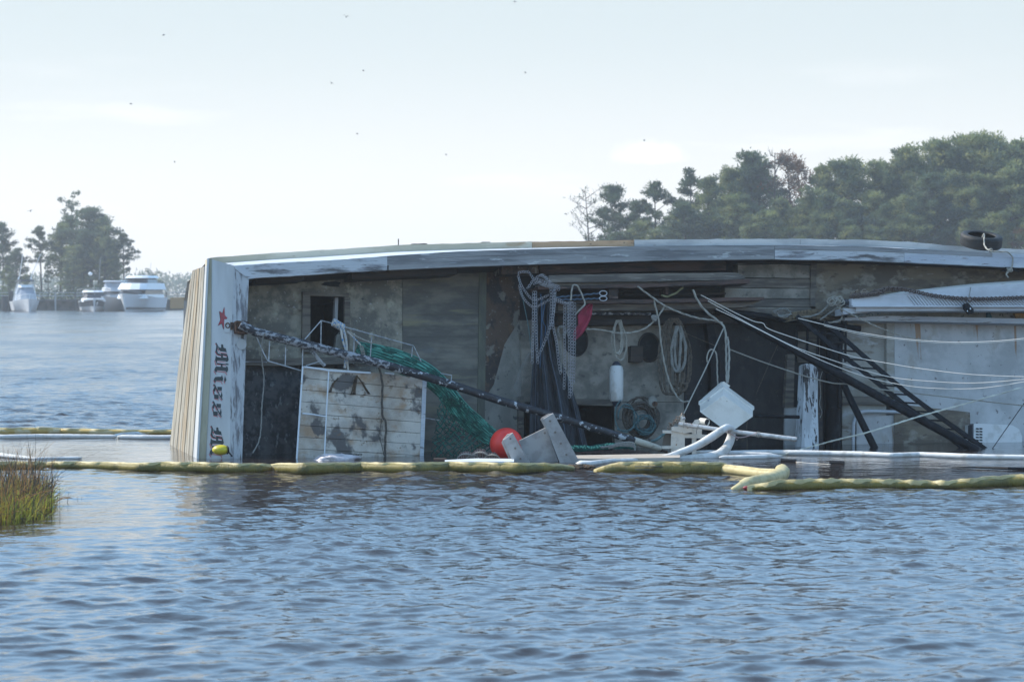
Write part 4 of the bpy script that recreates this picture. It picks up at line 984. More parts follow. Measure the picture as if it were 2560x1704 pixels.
B(G().prism([T1(x, y, .004) for x, y in zA([(x - 9, y + 12) for x, y in star])], -TN * .003), 'star_shadow', mLETB)
B(G().prism([T1(x, y, .008) for x, y in zA(star)], -TN * .003), 'painted_star', mSTAR)
rg = T1(569, 813, .02)
B(G().loop([rg + BV * .035 * math.cos(k * math.pi / 8) + (T1(580, 813) - T1(560, 813)).normalized() * .03 * math.sin(k * math.pi / 8) for k in range(16)], .008, 5), 'rusty_ring', mRUST)
B(G().prism([T1(561, 798, .012), T1(575, 798, .012), T1(575, 831, .012), T1(561, 830, .012)], -TN * .01), 'ring_plate', mBAND)
B(G().prism([T1(576, 805, .012), T1(583, 805, .012), T1(582, 824, .012), T1(576, 824, .012)], -TN * .01), 'hinge_plate', mRUST)
# spar socket and white disc on the stern cap
S('spar_socket', [(588, 805), (592, 801), (620, 803), (624, 808), (622, 833), (606, 834), (590, 831)], .80, .93, mRUST)
B(G().disc(D(604, 860, .815), BU * .075, BV * .08, 20, 0, -BN * .02), 'white_disc', mBAND)
# cleat
g = G(); g.tube([D(2500, 677, .74), D(2515, 675, .78), D(2530, 674, .78), D(2547, 679, .74)], [.006, .014, .014, .006], 6); g.bar(D(2516, 676, .7), D(2514, 668, .74), .012, 6); g.bar(D(2531, 676, .7), D(2533, 668, .74), .012, 6)
B(g, 'mooring_cleat', mBLACK)
# stern light stub on the far rail
B(G().bar(D(996, 620, -.8), D(996, 597, -.8), .009, 6), 'rail_stub', mWOODG)

# ---- black spars, ladder and mast of the trawler
sp = G().tube([D(1790, 765, .5), D(1850, 800, .6), D(2060, 915, 1.1), W(2440, 1124, -.0), W(2475, 1145, -.25)], [.058, .060, .064, .068, .068], 12)
B(sp, 'main_spar', mBLACK, smooth='auto')
B(G().tube([D(2096, 930, .9), D(2120, 985, 1.0), W(2186, 1118), W(2200, 1150, -.2)], [.052, .055, .058, .058], 10), 'spar_brace', mBLACK, smooth='auto')
B(G().tube([D(1785, 778, .4), D(1865, 784, .45), D(2022, 806, .5), D(2150, 822, .55)], .052, 10), 'cross_spar', mBLACK, smooth='auto')
B(G().bar(D(1884, 1039, .8), D(1998, 1042, .8), .028, 8), 'black_bar', mBLACK)
B(G().tube([D(2085, 830, .35), D(2082, 1130, .35), D(2082, 1300, .35)], .135, 14), 'mast', mBLACK, smooth='auto')
B(G().tube([D(2107, 800, .5), D(2100, 890, .5), D(2098, 1020, .5)], .035, 8), 'mast_stay_bar', mBLACK)
B(G().bar(D(2115, 780, .6), D(2113, 905, .6), .02, 6), 'mast_stay_bar', mBLACK)
for x in (1992, 2019, 2046): B(G().bar(D(x, 815, .25), D(x - 2, 890, .25), .022, 6), 'grille_bar', mBLACK)
lad = thing('ladder', D(1995, 790, .9), '', '', None, BROT); del lad['label'], lad['category']
lad.parent = boat; lad.matrix_world = MW[lad.name]; 
lad.matrix_parent_inverse = MW[boat.name].inverted(); lad.matrix_basis = MW[lad.name]
R1 = [(1992, 790), (2123.7, 901), (2198, 960), (2272, 1020), (2342, 1068), (2412, 1122)]
R2 = [(2062, 806), (2119, 854), (2187, 914), (2261.6, 977), (2336, 1032.5), (2466, 1124)]
wl_ = lambda x: np.interp(x, [1990, 2100, 2480], [.75, .95, 2.0])
for Rr in (R1, R2):
    c = [D(x, y, wl_(x)) for x, y in Rr]; g = G()
    for a_, b_ in zip(c, c[1:]):
        t_ = (b_ - a_).normalized(); s_ = t_.cross(BN).normalized()
        g.box((a_ + b_) / 2, t_ * ((b_ - a_).length / 2 + .004), s_ * .036, BN * .014)
    e = c[-1]; g.box(e + (c[-1] - c[-2]).normalized() * .15, (c[-1] - c[-2]).normalized() * .15, s_ * .036, BN * .014)
    g.build('ladder_rail', mBLACK, lad)
xr1 = lambda y: float(np.interp(y, [p[1] for p in R1], [p[0] for p in R1])); xr2 = lambda y: float(np.interp(y, [p[1] for p in R2], [p[0] for p in R2]))
for k in range(14):
    y = 832 + 21.7 * k
    a_, b_ = D(xr1(y), y, wl_(xr1(y))), D(xr2(y + 3), y + 3, wl_(xr2(y + 3)))
    g = G(); g.box((a_ + b_) / 2, (b_ - a_) / 2, BV * .012, BN * .02); g.build('rung', mBLACK, lad)
# flaking white post
mPOST = M('post_white_flaking', (.60, .63, .66), [((.42, .44, .46), 3, (1, .2, 1), .45, .6, 1), ((.05, .045, .045), 5, (1, .22, 1), .57, .60, 1), ((.1, .09, .09), 14, (1, .2, 1), .62, .66, 1)], rough=.7, bump=.4, bstretch=(1, .15, 1))
S('white_post', [(2013, 912), (2018, 908), (2030, 910), (2041, 918), (2045, 926), (2044, 1000), (2047, 1116), (2048, 1300), (2000, 1300), (2003, 1116), (2008, 1010)], .55, .78, mPOST, label='white post with badly flaking paint')
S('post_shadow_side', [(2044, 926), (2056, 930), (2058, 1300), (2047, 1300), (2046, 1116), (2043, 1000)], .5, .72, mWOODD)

# ---- white truss boom
bm_ = [(2126, 747), (2265, 733), (2430, 717), (2560, 709), (2900, 690)]
B(G().strip(bm_, [(2126, 763), (2900, 763)], 2129, 2900, .75, 1.0, 30), 'boom_web', mWHITEW if 0 else M('clean_white_boom', (.55, .58, .62), [((.44, .46, .49), 1.5, (.5, 1, 1), .4, .65, 1), ((.25, .17, .12), 10, (.6, 1, 1), .69, .73, .8)], rough=.5))
mBOOM = MATS['clean_white_boom']
g = G(); vs = []; fs = []
xs2 = [2195, 2265, 2430, 2560, 2900]
for x in xs2: vs += [D(x, np.interp(x, *zip(*bm_)), .98), D(x, np.interp(x, [2195, 2265, 2430, 2560, 2900], [738, 727, 709, 700, 680]), .62)]
for i in range(4): fs.append((2 * i, 2 * i + 1, 2 * i + 3, 2 * i + 2))
B(g.add(vs, fs), 'boom_top_flange', M('boom_top_paint', (.66, .63, .58), [((.3, .16, .09), 4, (.4, 1, 1), .6, .7, .9)], rough=.6))  # lit top strip put into a paler, warmer colour, with rust
B(G().strip([(2126, 766), (2900, 766)], [(2140, 778), (2220, 777), (2900, 776)], 2140, 2900, .7, .95, 20), 'boom_lower_flange', mBOOM)
B(G().strip([(2126, 763), (2900, 763)], [(2126, 767), (2900, 767)], 2132, 2900, .9, 1.03, 20), 'boom_lip', mBOOM)
B(G().strip([(2112, 770), (2190, 772)], [(2106, 786), (2190, 778)], 2108, 2190, .6, .9, 5), 'boom_heel_plate', mBOOM)
for k in range(40):
    x = 2270 + k * 8.0; yu = 738 + (x - 2270) * .035
    a_, b_ = D(x, yu, 1.012), D(x + 19, 762, 1.012); t_ = (b_ - a_).normalized(); s_ = t_.cross(BN).normalized()
    g = G().box((a_ + b_) / 2, (b_ - a_) / 2, s_ * .0085, BN * .012); B(g, 'boom_lacing', mBOOM)
B(G().tube([D(2100, 758, .85), D(2132, 756, .88)], [.06, .055], 12), 'boom_end', mFLAKESP)

# ---- pipe railings beside the deck box (part of the trawler)
mPIPE = M('galvanised_pipe', (.42, .44, .46), [((.26, .28, .3), 6, (1, 1, 1), .45, .6, 1)], rough=.45, metal=.3)
mPIPEW = M('white_pipe', (.62, .66, .70), [((.45, .3, .2), 9, (1, 1, 1), .66, .72, .9)], rough=.4)
RW = .95
def railing(segs, r, mat, name='guard_rail'):
    for s in segs: B(G().tube([D(x, y, RW) for x, y in s], r, 7), name, mat, smooth='auto')
railing([[(762, 848), (803, 801), (830, 808), (862, 817), (1034, 864), (1052, 902), (1064, 940)], [(803, 803), (802, 864)], [(886, 833), (884, 886)], [(929, 842), (925, 900)], [(1031, 867), (1026, 926)], [(872, 831), (925, 856)]], .0085, mPIPE)
railing([[(640, 838), (660, 884), (670, 902), (752, 926)], [(674, 850), (672, 900)], [(715, 846), (713, 912)], [(757, 868), (756, 918)], [(765, 914), (800, 903)], [(1095, 932), (1129, 938), (1127, 958)], [(1054, 1043), (1078, 1047), (1098, 1050)]], .0095, mPIPE)
B(G().tube([D(783, 880, .9), D(798, 900, .9), D(812, 914, .9)], .03, 6), 'rail_bracket', mFLAKEV)

# ------------------------------------------------------------------ planked white box standing on the deck
mBOXP = M('white_boards_with_stains', (.53, .49, .43), [((.38, .35, .31), 1.8, (1, 1, 1), .4, .62, 1), ((.27, .19, .12), .45, (1, 1, 1), .46, .62, .55), ((.32, .20, .11), 1.5, (.8, 1, 1), .50, .68, .8), ((.07, .065, .065), 1.0, (1.1, .8, 1), .555, .62, .92), ((.16, .10, .06), 4.0, (1, 1, 1), .62, .67, .8), ((.18, .15, .13), 12, (1, 1, 1), .63, .67, .8)], rough=.65, bump=.2)
bx = thing('deck_box', D(745, 1143, .9), 'white planked deckhouse box stained with rust and black grime, framed by white pipe', 'deck box', None, BROT)
yl = lambda t: 915 + t * 29.5; yr = lambda t: 946 + t * 27.5
xl = lambda y: np.interp(y, [915, 1142, 1260], [757.5, 742, 734]); xr = lambda y: np.interp(y, [945, 1150, 1260], [1066, 1057, 1052])
for k in range(11):
    t0, t1 = k, k + .965
    f = [D(xl(yl(t0)), yl(t0), 1.02), D(900, (yl(t0) * .54 + yr(t0) * .46) - (2 if k == 0 else 0), 1.02 + .004 * (k % 3)), D(xr(yr(t0)), yr(t0), 1.02), D(xr(yr(t1)), yr(t1), 1.02), D(900, yl(t1) * .54 + yr(t1) * .46, 1.02 + .004 * (k % 3)), D(xl(yl(t1)), yl(t1), 1.02)]
    G().prism(f, -BN * .05).build('plank', mBOXP, bx)
G().slab([(812, 926), (1064, 950), (1054, 1250), (800, 1250)], .05, .965).build('box_body', mWOODD, bx)
G().slab([(1057, 948), (1067, 949), (1055, 1250), (1046, 1250)], .94, 1.035).build('edge_trim', mFLAKEW, bx)
for s, r_ in (([(757, 915), (750, 1020), (742, 1145), (737, 1220)], .014), ([(822, 926), (816, 1030), (811, 1140), (808, 1220)], .011), ([(760, 917), (800, 922), (822, 926), (870, 929), (926, 932)], .016), ([(756, 1033), (785, 1036), (814, 1041)], .011), ([(962, 932), (985, 935)], .014)):
    G().tube([D(x, y, 1.07) for x, y in s], r_, 8).build('frame_pipe', mPIPEW, bx, smooth='auto')
g = G()      # faded scribble along the foot of the box, as dark as in the photograph
for k in range(8):
    x = 874 + k * 4.1; y = 1135 + (k % 3) * .6
    for (a0, b0), (a1, b1) in (((x, y - 3), (x + 2.4, y + 1.5)), ((x + 2.4, y - 2), (x, y + 1.8))):
        d_ = math.hypot(a1 - a0, b1 - b0); nx, ny = -(b1 - b0) / d_ * .55, (a1 - a0) / d_ * .55
        g.prism([D(a0 + nx, b0 + ny, 1.03), D(a1 + nx, b1 + ny, 1.03), D(a1 - nx, b1 - ny, 1.03), D(a0 - nx, b0 - ny, 1.03)], -BN * .002)
g.build('scrawled_mark', mLETB, bx)
# weed and scraps hanging on it
mWEED = M('dead_weed', (.09, .06, .035), [((.04, .03, .025), 9, (1, 1, 1), .45, .6, 1)], rough=.95, bump=.5)
def weed(name, pts, label, n=16, sp=6):
    r = random.Random(len(label)); g = G()
    for _ in range(n):
        o = r.uniform(-sp, sp); o2 = r.uniform(-sp, sp)
        g.tube(spline([D(x + o * (i / len(pts)) + r.uniform(-1, 1) + o2 * .3, y + r.uniform(-1, 1), 1.07) for i, (x, y) in enumerate(pts)], 3), .0045, 3)
    g.build(name, mWEED, rot=BROT, label=label, cat='weed')
weed('hanging_weed', [(892, 938), (887, 958), (884, 975), (882, 986)], 'wisp of dry brown weed on the white planked box, left one of two', 22, 7)
weed('hanging_weed', [(895, 942), (905, 955), (913, 970), (922, 984)], 'wisp of dry brown weed slanting right on the white planked box', 12, 3)
weed('hanging_weed', [(845, 945), (832, 960), (826, 980)], 'thin curl of weed stuck to the upper left of the white planked box', 10, 4)

# ------------------------------------------------------------------ outrigger spar lying across the deck
t = thing('outrigger_spar', D(605, 818, .92), 'long black spar with peeling white paint slanting from the transom down to the white frame', 'spar', None, BROT)
def wsp(x): return .95 + (x - 605) / 1060 * .75
cl = [(600, 811), (640, 830), (835, 879), (972, 914), (1100, 952), (1250, 1001), (1400, 1044), (1479, 1068), (1586, 1101)]
c3 = [D(x, y, wsp(x)) for x, y in cl]
G().tube(c3[:4], [.066, .068, .066, .064], 14).build('spar_butt', mFLAKESP, t, smooth='auto')
G().tube(c3[3:], [.0645, .064, .062, .060, .058, .056], 14).build('spar_shaft', mBLACKW, t, smooth='auto')
G().tube([D(1586, 1101, wsp(1586)), D(1625, 1113, wsp(1625)), D(1652, 1122, wsp(1652))], [.057, .054, .045], 12).build('spar_tip', M('yellowed_white_paint', (.52, .47, .38), [((.3, .26, .2), 6, (1, 1, 1), .55, .7, .8)], rough=.6), t, smooth='auto')
G().bar(D(1645, 1124, wsp(1650)), D(1668, 1129, wsp(1665)), .02, 8).build('tip_fitting', mRUST, t)

# ------------------------------------------------------------------ ropes, lines and chains
mROPE = M('pale_rope', (.36, .345, .30), [((.26, .25, .22), 30, (1, 1, 1), .45, .6, .8)], rough=.9, bump=.5, bscale=120)
mROPEG = M('grey_rope', (.27, .27, .25), [((.17, .17, .16), 30, (1, 1, 1), .45, .6, .8)], rough=.9, bump=.5, bscale=120)
mROPED = M('dark_old_rope', (.10, .085, .07), [((.05, .045, .04), 20, (1, 1, 1), .45, .6, .9)], rough=.95, bump=.5, bscale=120)
mWIRE = M('pale_line', (.78, .72, .64), rough=.6)
mBLUER = M('blue_cord', (.05, .12, .22), rough=.8)
mTEALR = M('teal_rope', (.09, .17, .18), [((.05, .09, .1), 20, (1, 1, 1), .45, .6, .9)], rough=.9)
def rope(label, pts, rpx, mat=mROPE, name='rope', cat='rope', group=None, w=None, n=6, lobed=True, wall=None):
    if group == 'pale lines sweeping to the right edge': pts = [(p[0], p[1], p[2] + max(0, (p[0] - 1850) / 750) * 1.3) for p in pts]
    P_ = [(D(*p) if len(p) == 3 else D(p[0], p[1], w)) if not isinstance(p, Vector) else p for p in pts]
    r = rpx * .0062 * .4
    g = G().tube(spline(P_, n), r, 9 if lobed else 6, twist=(.55 / r if lobed else 0) * .35, lobes=3 if lobed else 0)
    o = g.build(name, mat, rot=BROT, smooth=not lobed, label=label, cat=cat)
    if group: o['group'] = group
    return o
rope('thin grey rope hanging from the spar butt down the dark hatch into the water', [(663, 832, 1.08), (656, 850, 1.0), (655, 900, .9), (660, 950, .85), (655, 1010, .85), (653, 1060, .85), (648, 1100, .85), (632, 1132, .85)], 4, mROPEG)
rope('old dark rope hanging down the middle of the white planked box', [(948, 918, 1.12), (956, 960, 1.08), (955, 1010, 1.08), (957, 1040, 1.08), (965, 1060, 1.08), (963, 1110, 1.08), (963, 1158, 1.08)], 6.5, mROPED)
rope('thin loop of dark cord beside the old rope on the white planked box', [(955, 1045, 1.1), (949, 1080, 1.1), (948, 1090, 1.1), (955, 1115, 1.1), (960, 1138, 1.1)], 2.2, mROPED, lobed=False)
rope('pale rope bent over the lower shelf board beside the red cloth', [(1427, 751, .84), (1431, 716, .86), (1440, 713, .86), (1448, 722, .84), (1462, 757, .84), (1452, 771, .84), (1438, 786, .8)], 5, mROPE)
rope('pale rope sagging from the red cloth to the knotted line', [(1462, 822, .7), (1500, 824, .7), (1545, 832, .7), (1580, 831, .7), (1612, 821, .7), (1634, 803, .72), (1648, 787, .75), (1662, 764, .78)], 5, mROPE)
rope('pale rope running from the shelf down right to the corner of the twisted line', [(1594, 716, .82), (1628, 741, .8), (1660, 763, .8), (1700, 781, .8), (1745, 795, .8), (1780, 800, .8), (1806, 807, .8)], 5.5, mROPE)
rope('rope dropping from the knot and curving to the foot of the rope stack', [(1633, 743, .78), (1640, 772, .76), (1648, 808, .74), (1653, 860, .72), (1664, 920, .72), (1678, 965, .72), (1700, 1000, .74), (1722, 1003, .76)], 5.5, mROPE)
rope('thick doubled rope falling from the upper shelf to the white chest', [(1732, 724, .8), (1745, 752, .8), (1765, 778, .8), (1800, 806, .85), (1812, 822, .9), (1815, 850, .95), (1816, 900, 1.1), (1817, 958, 1.3)], 6.5, mROPE)
rope('short rope beside the doubled one, ending at the top of the white chest', [(1819, 842, .95), (1823, 880, 1.1), (1822, 920, 1.2), (1820, 956, 1.3)], 6, mROPE)
rope('rope eye hooked over the thin slanting line left of the white chest', [(1768, 905, 1.1), (1768, 888, 1.1), (1776, 874, 1.1), (1786, 876, 1.1), (1792, 892, 1.1), (1793, 930, 1.1), (1795, 968, 1.2)], 4.5, mROPE)
rope('taut line slanting from the black spar down to the white frame', [(1808, 822, 1.0), (1790, 862, 1.2), (1762, 925, 1.5), (1730, 990, 1.8), (1708, 1037, 2.0)], 4.5, mROPE, lobed=False)
rope('short mossy rope end hanging between the shelf boards', [(1653, 738, .7), (1668, 741, .7), (1690, 732, .7), (1708, 718, .7)], 6, M('mossy_rope', (.2, .19, .1), rough=.9))
# knots
g = G()
for k in range(5): g.loop([D(1636, 795, .76) + BU * .03 * math.cos(a * .785) * (1 + .2 * k) + BV * (.028 * math.sin(a * .785) + .01 * (k - 2)) + BN * .01 * math.sin(a + k) for a in range(8)], .009, 5)
g.build('rope_knot', mROPEG, rot=BROT, label='knot where the sagging rope meets the falling rope', cat='knot')
# pale mooring lines sweeping off to the right
LN_ = 'pale lines sweeping to the right edge'
rope('uppermost thin pale line below the long loop, running from the shelf to the right edge', [(1752, 737, .8), (1800, 762, .85), (1845, 785, .9), (1885, 803, 1.0), (1908, 808, 1.0), (1922, 822, 1.0), (1990, 846, 1.1), (2060, 869, 1.2), (2140, 893, 1.3), (2220, 908, 1.4), (2300, 921, 1.5), (2430, 936, 1.7), (2600, 943, 1.8)], 2.6, mWIRE, lobed=False, group=LN_)
rope('middle thin pale line starting above the black spar and rising again at the right edge', [(1770, 752, .8), (1850, 797, .9), (1910, 829, 1.0), (1985, 866, 1.1), (2060, 893, 1.2), (2150, 922, 1.3), (2230, 943, 1.4), (2300, 951, 1.5), (2400, 957, 1.6), (2480, 955, 1.7), (2600, 944, 1.8)], 2.6, mWIRE, lobed=False, group=LN_)
rope('lowest thin pale line of the three, hugging the black spar at first', [(1790, 772, .85), (1850, 800, .95), (1912, 831, 1.05), (1985, 868, 1.15), (2060, 903, 1.25), (2150, 937, 1.35), (2220, 955, 1.45), (2300, 968, 1.55), (2400, 972, 1.65), (2480, 967, 1.75), (2600, 947, 1.85)], 2.6, mWIRE, lobed=False, group=LN_)
rope('long doubled pale line crossing in front of the white cabin side below the truss boom', [(1995, 795, .9), (2060, 811, 1.0), (2150, 831, 1.1), (2250, 846, 1.2), (2350, 854, 1.3), (2430, 855, 1.4), (2520, 850, 1.5), (2620, 838, 1.6)], 2.8, mWIRE, lobed=False, group=LN_)
rope('lower strand of the doubled line below the truss boom', [(2060, 814, 1.0), (2150, 835, 1.1), (2250, 849, 1.2), (2350, 857, 1.3), (2430, 858, 1.4), (2520, 853, 1.5), (2620, 842, 1.6)], 2.0, mWIRE, lobed=False, group=LN_)
rope('twisted rope falling from the boom heel across the doubled line', [(2092, 767, .95), (2140, 791, 1.0), (2190, 815, 1.1), (2245, 836, 1.15), (2290, 847, 1.2), (2335, 852, 1.3)], 4, mROPE)
rope('rope running from behind the doubled rope, past the white post, to the right edge', [(1824, 873, .4), (1900, 902, .6), (1970, 926, .9), (2020, 942, 1.0), (2080, 957, 1.15), (2110, 959, 1.22), (2160, 965, 1.3), (2210, 974, 1.35), (2300, 984, 1.4), (2430, 999, 1.5), (2600, 1018, 1.6)], 4.4, mROPE, lobed=False)
rope('stout taut rope rising from the tip of the white absorbent boom to the right edge', [W(1948, 1139), (2060, 1107, 2.1), (2180, 1077, 2.1), (2300, 1040, 2.1), (2430, 1004, 2.1), (2600, 955, 2.1)], 5.5, M('greenish_taut_rope', (.60, .60, .52), rough=.9, bump=.4, bscale=90), lobed=True)
rope('thin dark line rising from the water by the air conditioner', [W(2474, 1131, -.05), (2515, 1072, 1.2), (2560, 1008, 1.2), (2600, 950, 1.2)], 3.0, mBLACK, lobed=False)
rope('thin dark line at the bottom of the right edge', [W(2544, 1130, -.05), (2580, 1095, 1.2), (2620, 1040, 1.2)], 3.0, mBLACK, lobed=False)
rope('faint thin cord hanging behind the white chest', [(1868, 1052, .3), (1866, 1080, .3), (1868, 1120, .3)], 3, mROPED, lobed=False)
rope('faint stay running from the rope stack to the black panel', [(1715, 833, .3), (1750, 848, .3), (1790, 865, .3)], 3, mROPED, lobed=False)
rope('faint doubled cord slanting across the dark wall behind the white chest', [(1945, 860, .2), (1920, 915, .2), (1890, 985, .2)], 3, mROPED, lobed=False)
for i, (x, l) in enumerate(((2056, 'loose cord hanging down the right side of the white post'),)):
    rope(l, [(2056, 928, .85), (2050, 950, .85), (2052, 985, .85), (2049, 1010, .85), (2055, 1030, .85), (2050, 1044, .85)], 2, mROPEG, lobed=False)
rope('thin blue cord hanging beside the dark net from the shelf', [(1352, 735, .82), (1354, 790, .8), (1352, 860, .8), (1350, 920, .8)], 2.2, mBLUER, lobed=False)
rope('loose end of blue cord looping beside the dark net', [(1362, 760, .82), (1357, 800, .8), (1364, 818, .8), (1362, 840, .8)], 1.8, mBLUER, lobed=False)
rope('thin teal cord with a knot at the left edge of the hanging net', [(1298, 700, .8), (1308, 752, .78), (1316, 790, .76), (1322, 822, .76), (1327, 870, .76)], 2.6, mTEALR, lobed=False)
# wire strops with thimbles
for (x0, y0, x1, y1, lab, ry) in ((1390, 743, 1499, 733, 'upper of two wire strops ending in bright thimbles under the shelf', 5.5), (1400, 749, 1499, 746, 'lower of two wire strops ending in bright thimbles under the shelf', 5)):
    t = thing('wire_strop', D(x0, y0, .8), lab, 'wire strop', 'wire strops under the shelf', BROT)
    G().tube([D(x0 + (x1 - x0) * k / 14, y0 + (y1 - y0) * k / 14 + (1.2 if k % 2 else -1), .82) for k in range(15)], .012, 5).build('wire', M('blue_served_wire', (.06, .10, .15), rough=.7), t)
    lp = [D(x1 + 9 - 9.5 * math.cos(a * math.pi / 8), (y1) + ry * math.sin(a * math.pi / 8) * (1.15 if a in (2, 3, 4, 5, 6) or a > 9 else .8) - 0, .83) for a in range(16)]
    G().loop(lp, .008, 6).build('thimble', M('bright_steel', (.42, .44, .46), rough=.4, metal=.5), t)
# chains
mCHAIN = M('galvanised_chain', (.38, .38, .40), [((.16, .16, .18), 25, (1, 1, 1), .5, .65, .9)], rough=.45, metal=.35)
mCHAINR = M('brown_chain', (.16, .13, .12), [((.07, .06, .06), 25, (1, 1, 1), .5, .65, .9)], rough=.5, metal=.5)
def chains(name, label, runs, mat=mCHAIN, ln=.062, wd=.034, r=.0040, w=.82, group='tickler chains hanging from the shelf'):
    P0 = D(runs[0][0][0], runs[0][0][1], w)
    t = thing(name, P0, label, 'chain', group, BROT)
    for k, rn in enumerate(runs):
        G().chain(spline([D(p[0], p[1], (p[2] if len(p) > 2 else w) + .012 * (k % 3)) for p in rn], 8), ln, wd, r).build('chain_strand', mat, t)
chains('hanging_chain', 'two chain strands hanging straight at the left of the dark net', [[(1334, 728), (1333, 800), (1332, 860), (1330, 912)], [(1339, 728), (1340, 800), (1342, 870), (1345, 912)]])
chains('hanging_chain', 'thick bunch of chain hanging from the shelf edge and parting in two below', [
    [(1377, 718), (1378, 760), (1376, 805), (1370, 832), (1360, 858), (1345, 890), (1338, 900)], 
    [(1385, 718), (1384, 760), (1382, 805), (1386, 830), (1392, 858), (1396, 900), (1402, 935)], [(1388, 718), (1386, 765), (1381, 800), (1375, 828)]])
chains('hanging_chain', 'bunch of chain hanging in parallel strands left of the red cloth', [
    [(1412, 755), (1411, 820), (1412, 900), (1410, 975)], [(1424, 755), (1423, 830), (1424, 920), (1423, 1000)],
    [(1430, 756), (1430, 830), (1430, 900), (1428, 990)], [(1437, 757), (1437, 820), (1436, 880), (1434, 960)], [(1421, 757), (1420, 800), (1422, 845)]])
chains('looped_chain', 'light chain swagged in loops up to the deck edge left of the shelf', [
    [(1297, 700), (1296, 685), (1302, 680), (1320, 680), (1328, 688), (1335, 697), (1350, 688), (1358, 690)], [(1297, 694), (1303, 712), (1318, 735), (1332, 748), (1350, 747), (1376, 735)],
    [(1298, 712), (1306, 740), (1322, 760), (1336, 767), (1355, 760), (1377, 746)], [(1334, 698), (1322, 716), (1315, 722)], [(1386, 745), (1400, 750), (1412, 757), (1434, 756)], [(1386, 749), (1398, 755), (1410, 758), (1428, 758)]], ln=.048, wd=.030, r=.0038)
chains('chain_heap', 'heaped bright chain lying along the shelf end above the hanging bunch', [
    [(1350, 688), (1362, 694), (1372, 706), (1382, 716), (1392, 718)], [(1354, 686), (1366, 694), (1376, 706), (1388, 715)], [(1338, 698), (1352, 700), (1366, 708), (1378, 716)],
    [(1336, 702), (1350, 706), (1364, 714), (1378, 718)], [(1334, 710), (1345, 706), (1358, 712), (1372, 718)], [(1372, 716), (1385, 713), (1396, 716), (1397, 722), (1392, 730)], [(1376, 718), (1388, 716), (1398, 720)]], ln=.052, wd=.032, r=.0044)
chains('boom_chain', 'rusty brown chain draped along the white truss boom', [
    [(2125, 742, 1.0), (2160, 738, 1.05), (2190, 733, 1.05), (2212, 722, 1.06), (2240, 721, 1.06), (2280, 727, 1.06), (2330, 738, 1.08), (2390, 745, 1.08), (2450, 747, 1.08), (2520, 745, 1.08), (2620, 741, 1.08)],
    [(2178, 730, 1.02), (2200, 726, 1.03), (2220, 724, 1.02), (2245, 722, 1.02)], [(2130, 738, 1.0), (2170, 736, 1.02), (2200, 733, 1.04), (2214, 725, 1.04)]], mat=mCHAINR, ln=.052, wd=.046, r=.0125, w=1.0, group='chain on the boom')
# knot and shackles at the boom heel
g = G()
for k in range(9):
    c = D(2076 + 3.4 * k, 752 + 4 * math.sin(k * 1.7), .95)
    g.loop([c + BU * .045 * math.cos(a * .785 + k) + BV * .05 * math.sin(a * .785 + k) + BN * .03 * math.sin(a * 1.1 + k) for a in range(8)], .0125, 6)
g.build('rope_knot', mROPE, rot=BROT, label='fat rope knot round the end of the white truss boom', cat='knot')
g = G()
for k, (x, y) in enumerate(((2132, 733), (2142, 727), (2150, 732), (2160, 727), (2170, 731))):
    g.loop([D(x, y, 1.0) + BU * .03 * math.cos(a * .785) + BV * .025 * math.sin(a * .785 + k) + BN * .02 * math.sin(a) for a in range(8)], .01, 5)
g.build('shackle_cluster', M('rusty_shackles', (.3, .25, .2), [((.12, .06, .04), 14, (1, 1, 1), .5, .6, 1)], rough=.6, metal=.3), rot=BROT, label='cluster of rusty shackles at the start of the boom chain', cat='shackles')
# hanging block under the boom
t = thing('pulley_block', D(2422, 785, 1.1), 'black double pulley block hanging below the white truss boom', 'pulley', None, BROT)
G().disc(D(2416, 765, 1.12), BU * .034, BV * .036, 18, 0, -BN * .05).build('sheave', mBLACK, t)
G().disc(D(2427, 776, 1.12), BU * .034, BV * .036, 18, 0, -BN * .05).build('sheave', mBLACK, t)
G().slab([(2409, 760), (2420, 756), (2434, 772), (2434, 782), (2424, 786), (2410, 772)], 1.07, 1.11).build('cheek', mBLACK, t)
G().disc(D(2426, 771, 1.125), BU * .011, BV * .017, 10, 0, -BN * .004).build('bright_pin', mPIPEW, t); G().disc(D(2419, 777, 1.125), BU * .009, BV * .013, 10, 0, -BN * .004).build('bright_pin', mPIPEW, t)
G().tube([D(2427, 718, 1.03), D(2423, 738, 1.08), D(2425, 750, 1.1), D(2421, 760, 1.1)], .009, 5).build('hanger', mROPEG, t)
G().ball(D(2425, 750, 1.11), .03, .02, .03, 8, 6, jit=.5).build('shackle', mCHAINR, t)
# tangle of rope and wire on the black cross spar
mBRW = M('brown_wire_rope', (.17, .13, .08), [((.07, .055, .04), 12, (1, 1, 1), .45, .6, 1)], rough=.8)
def tangle(label, cx, cy, w, rx, ry, n, rad, mat, seed, name='rope_coil', cat='rope coil', arcs=1.0):
    r = random.Random(seed); g = G()
    for k in range(n):
        ax, ay = rx * r.uniform(.55, 1.05), ry * r.uniform(.5, 1.05); ph = r.uniform(0, 6.28); ox, oy = r.uniform(-.12, .12) * rx, r.uniform(-.12, .12) * ry
        pts = [D(cx + ox + ax * math.cos(ph + t_ * 6.28 * arcs / 16), cy + oy + ay * math.sin(ph + t_ * 6.28 * arcs / 16), w + .02 * r.uniform(-2, 2) + .02 * math.sin(t_)) for t_ in range(17)]
        g.tube(pts, rad * r.uniform(.8, 1.15), 6)
    return g.build(name, mat, rot=BROT, smooth=True, label=label, cat=cat)
tangle('tangle of pale rope on the black cross spar', 1955, 782, .62, 26, 12, 9, .010, mROPEG, 3)
g = G(); r = random.Random(8)
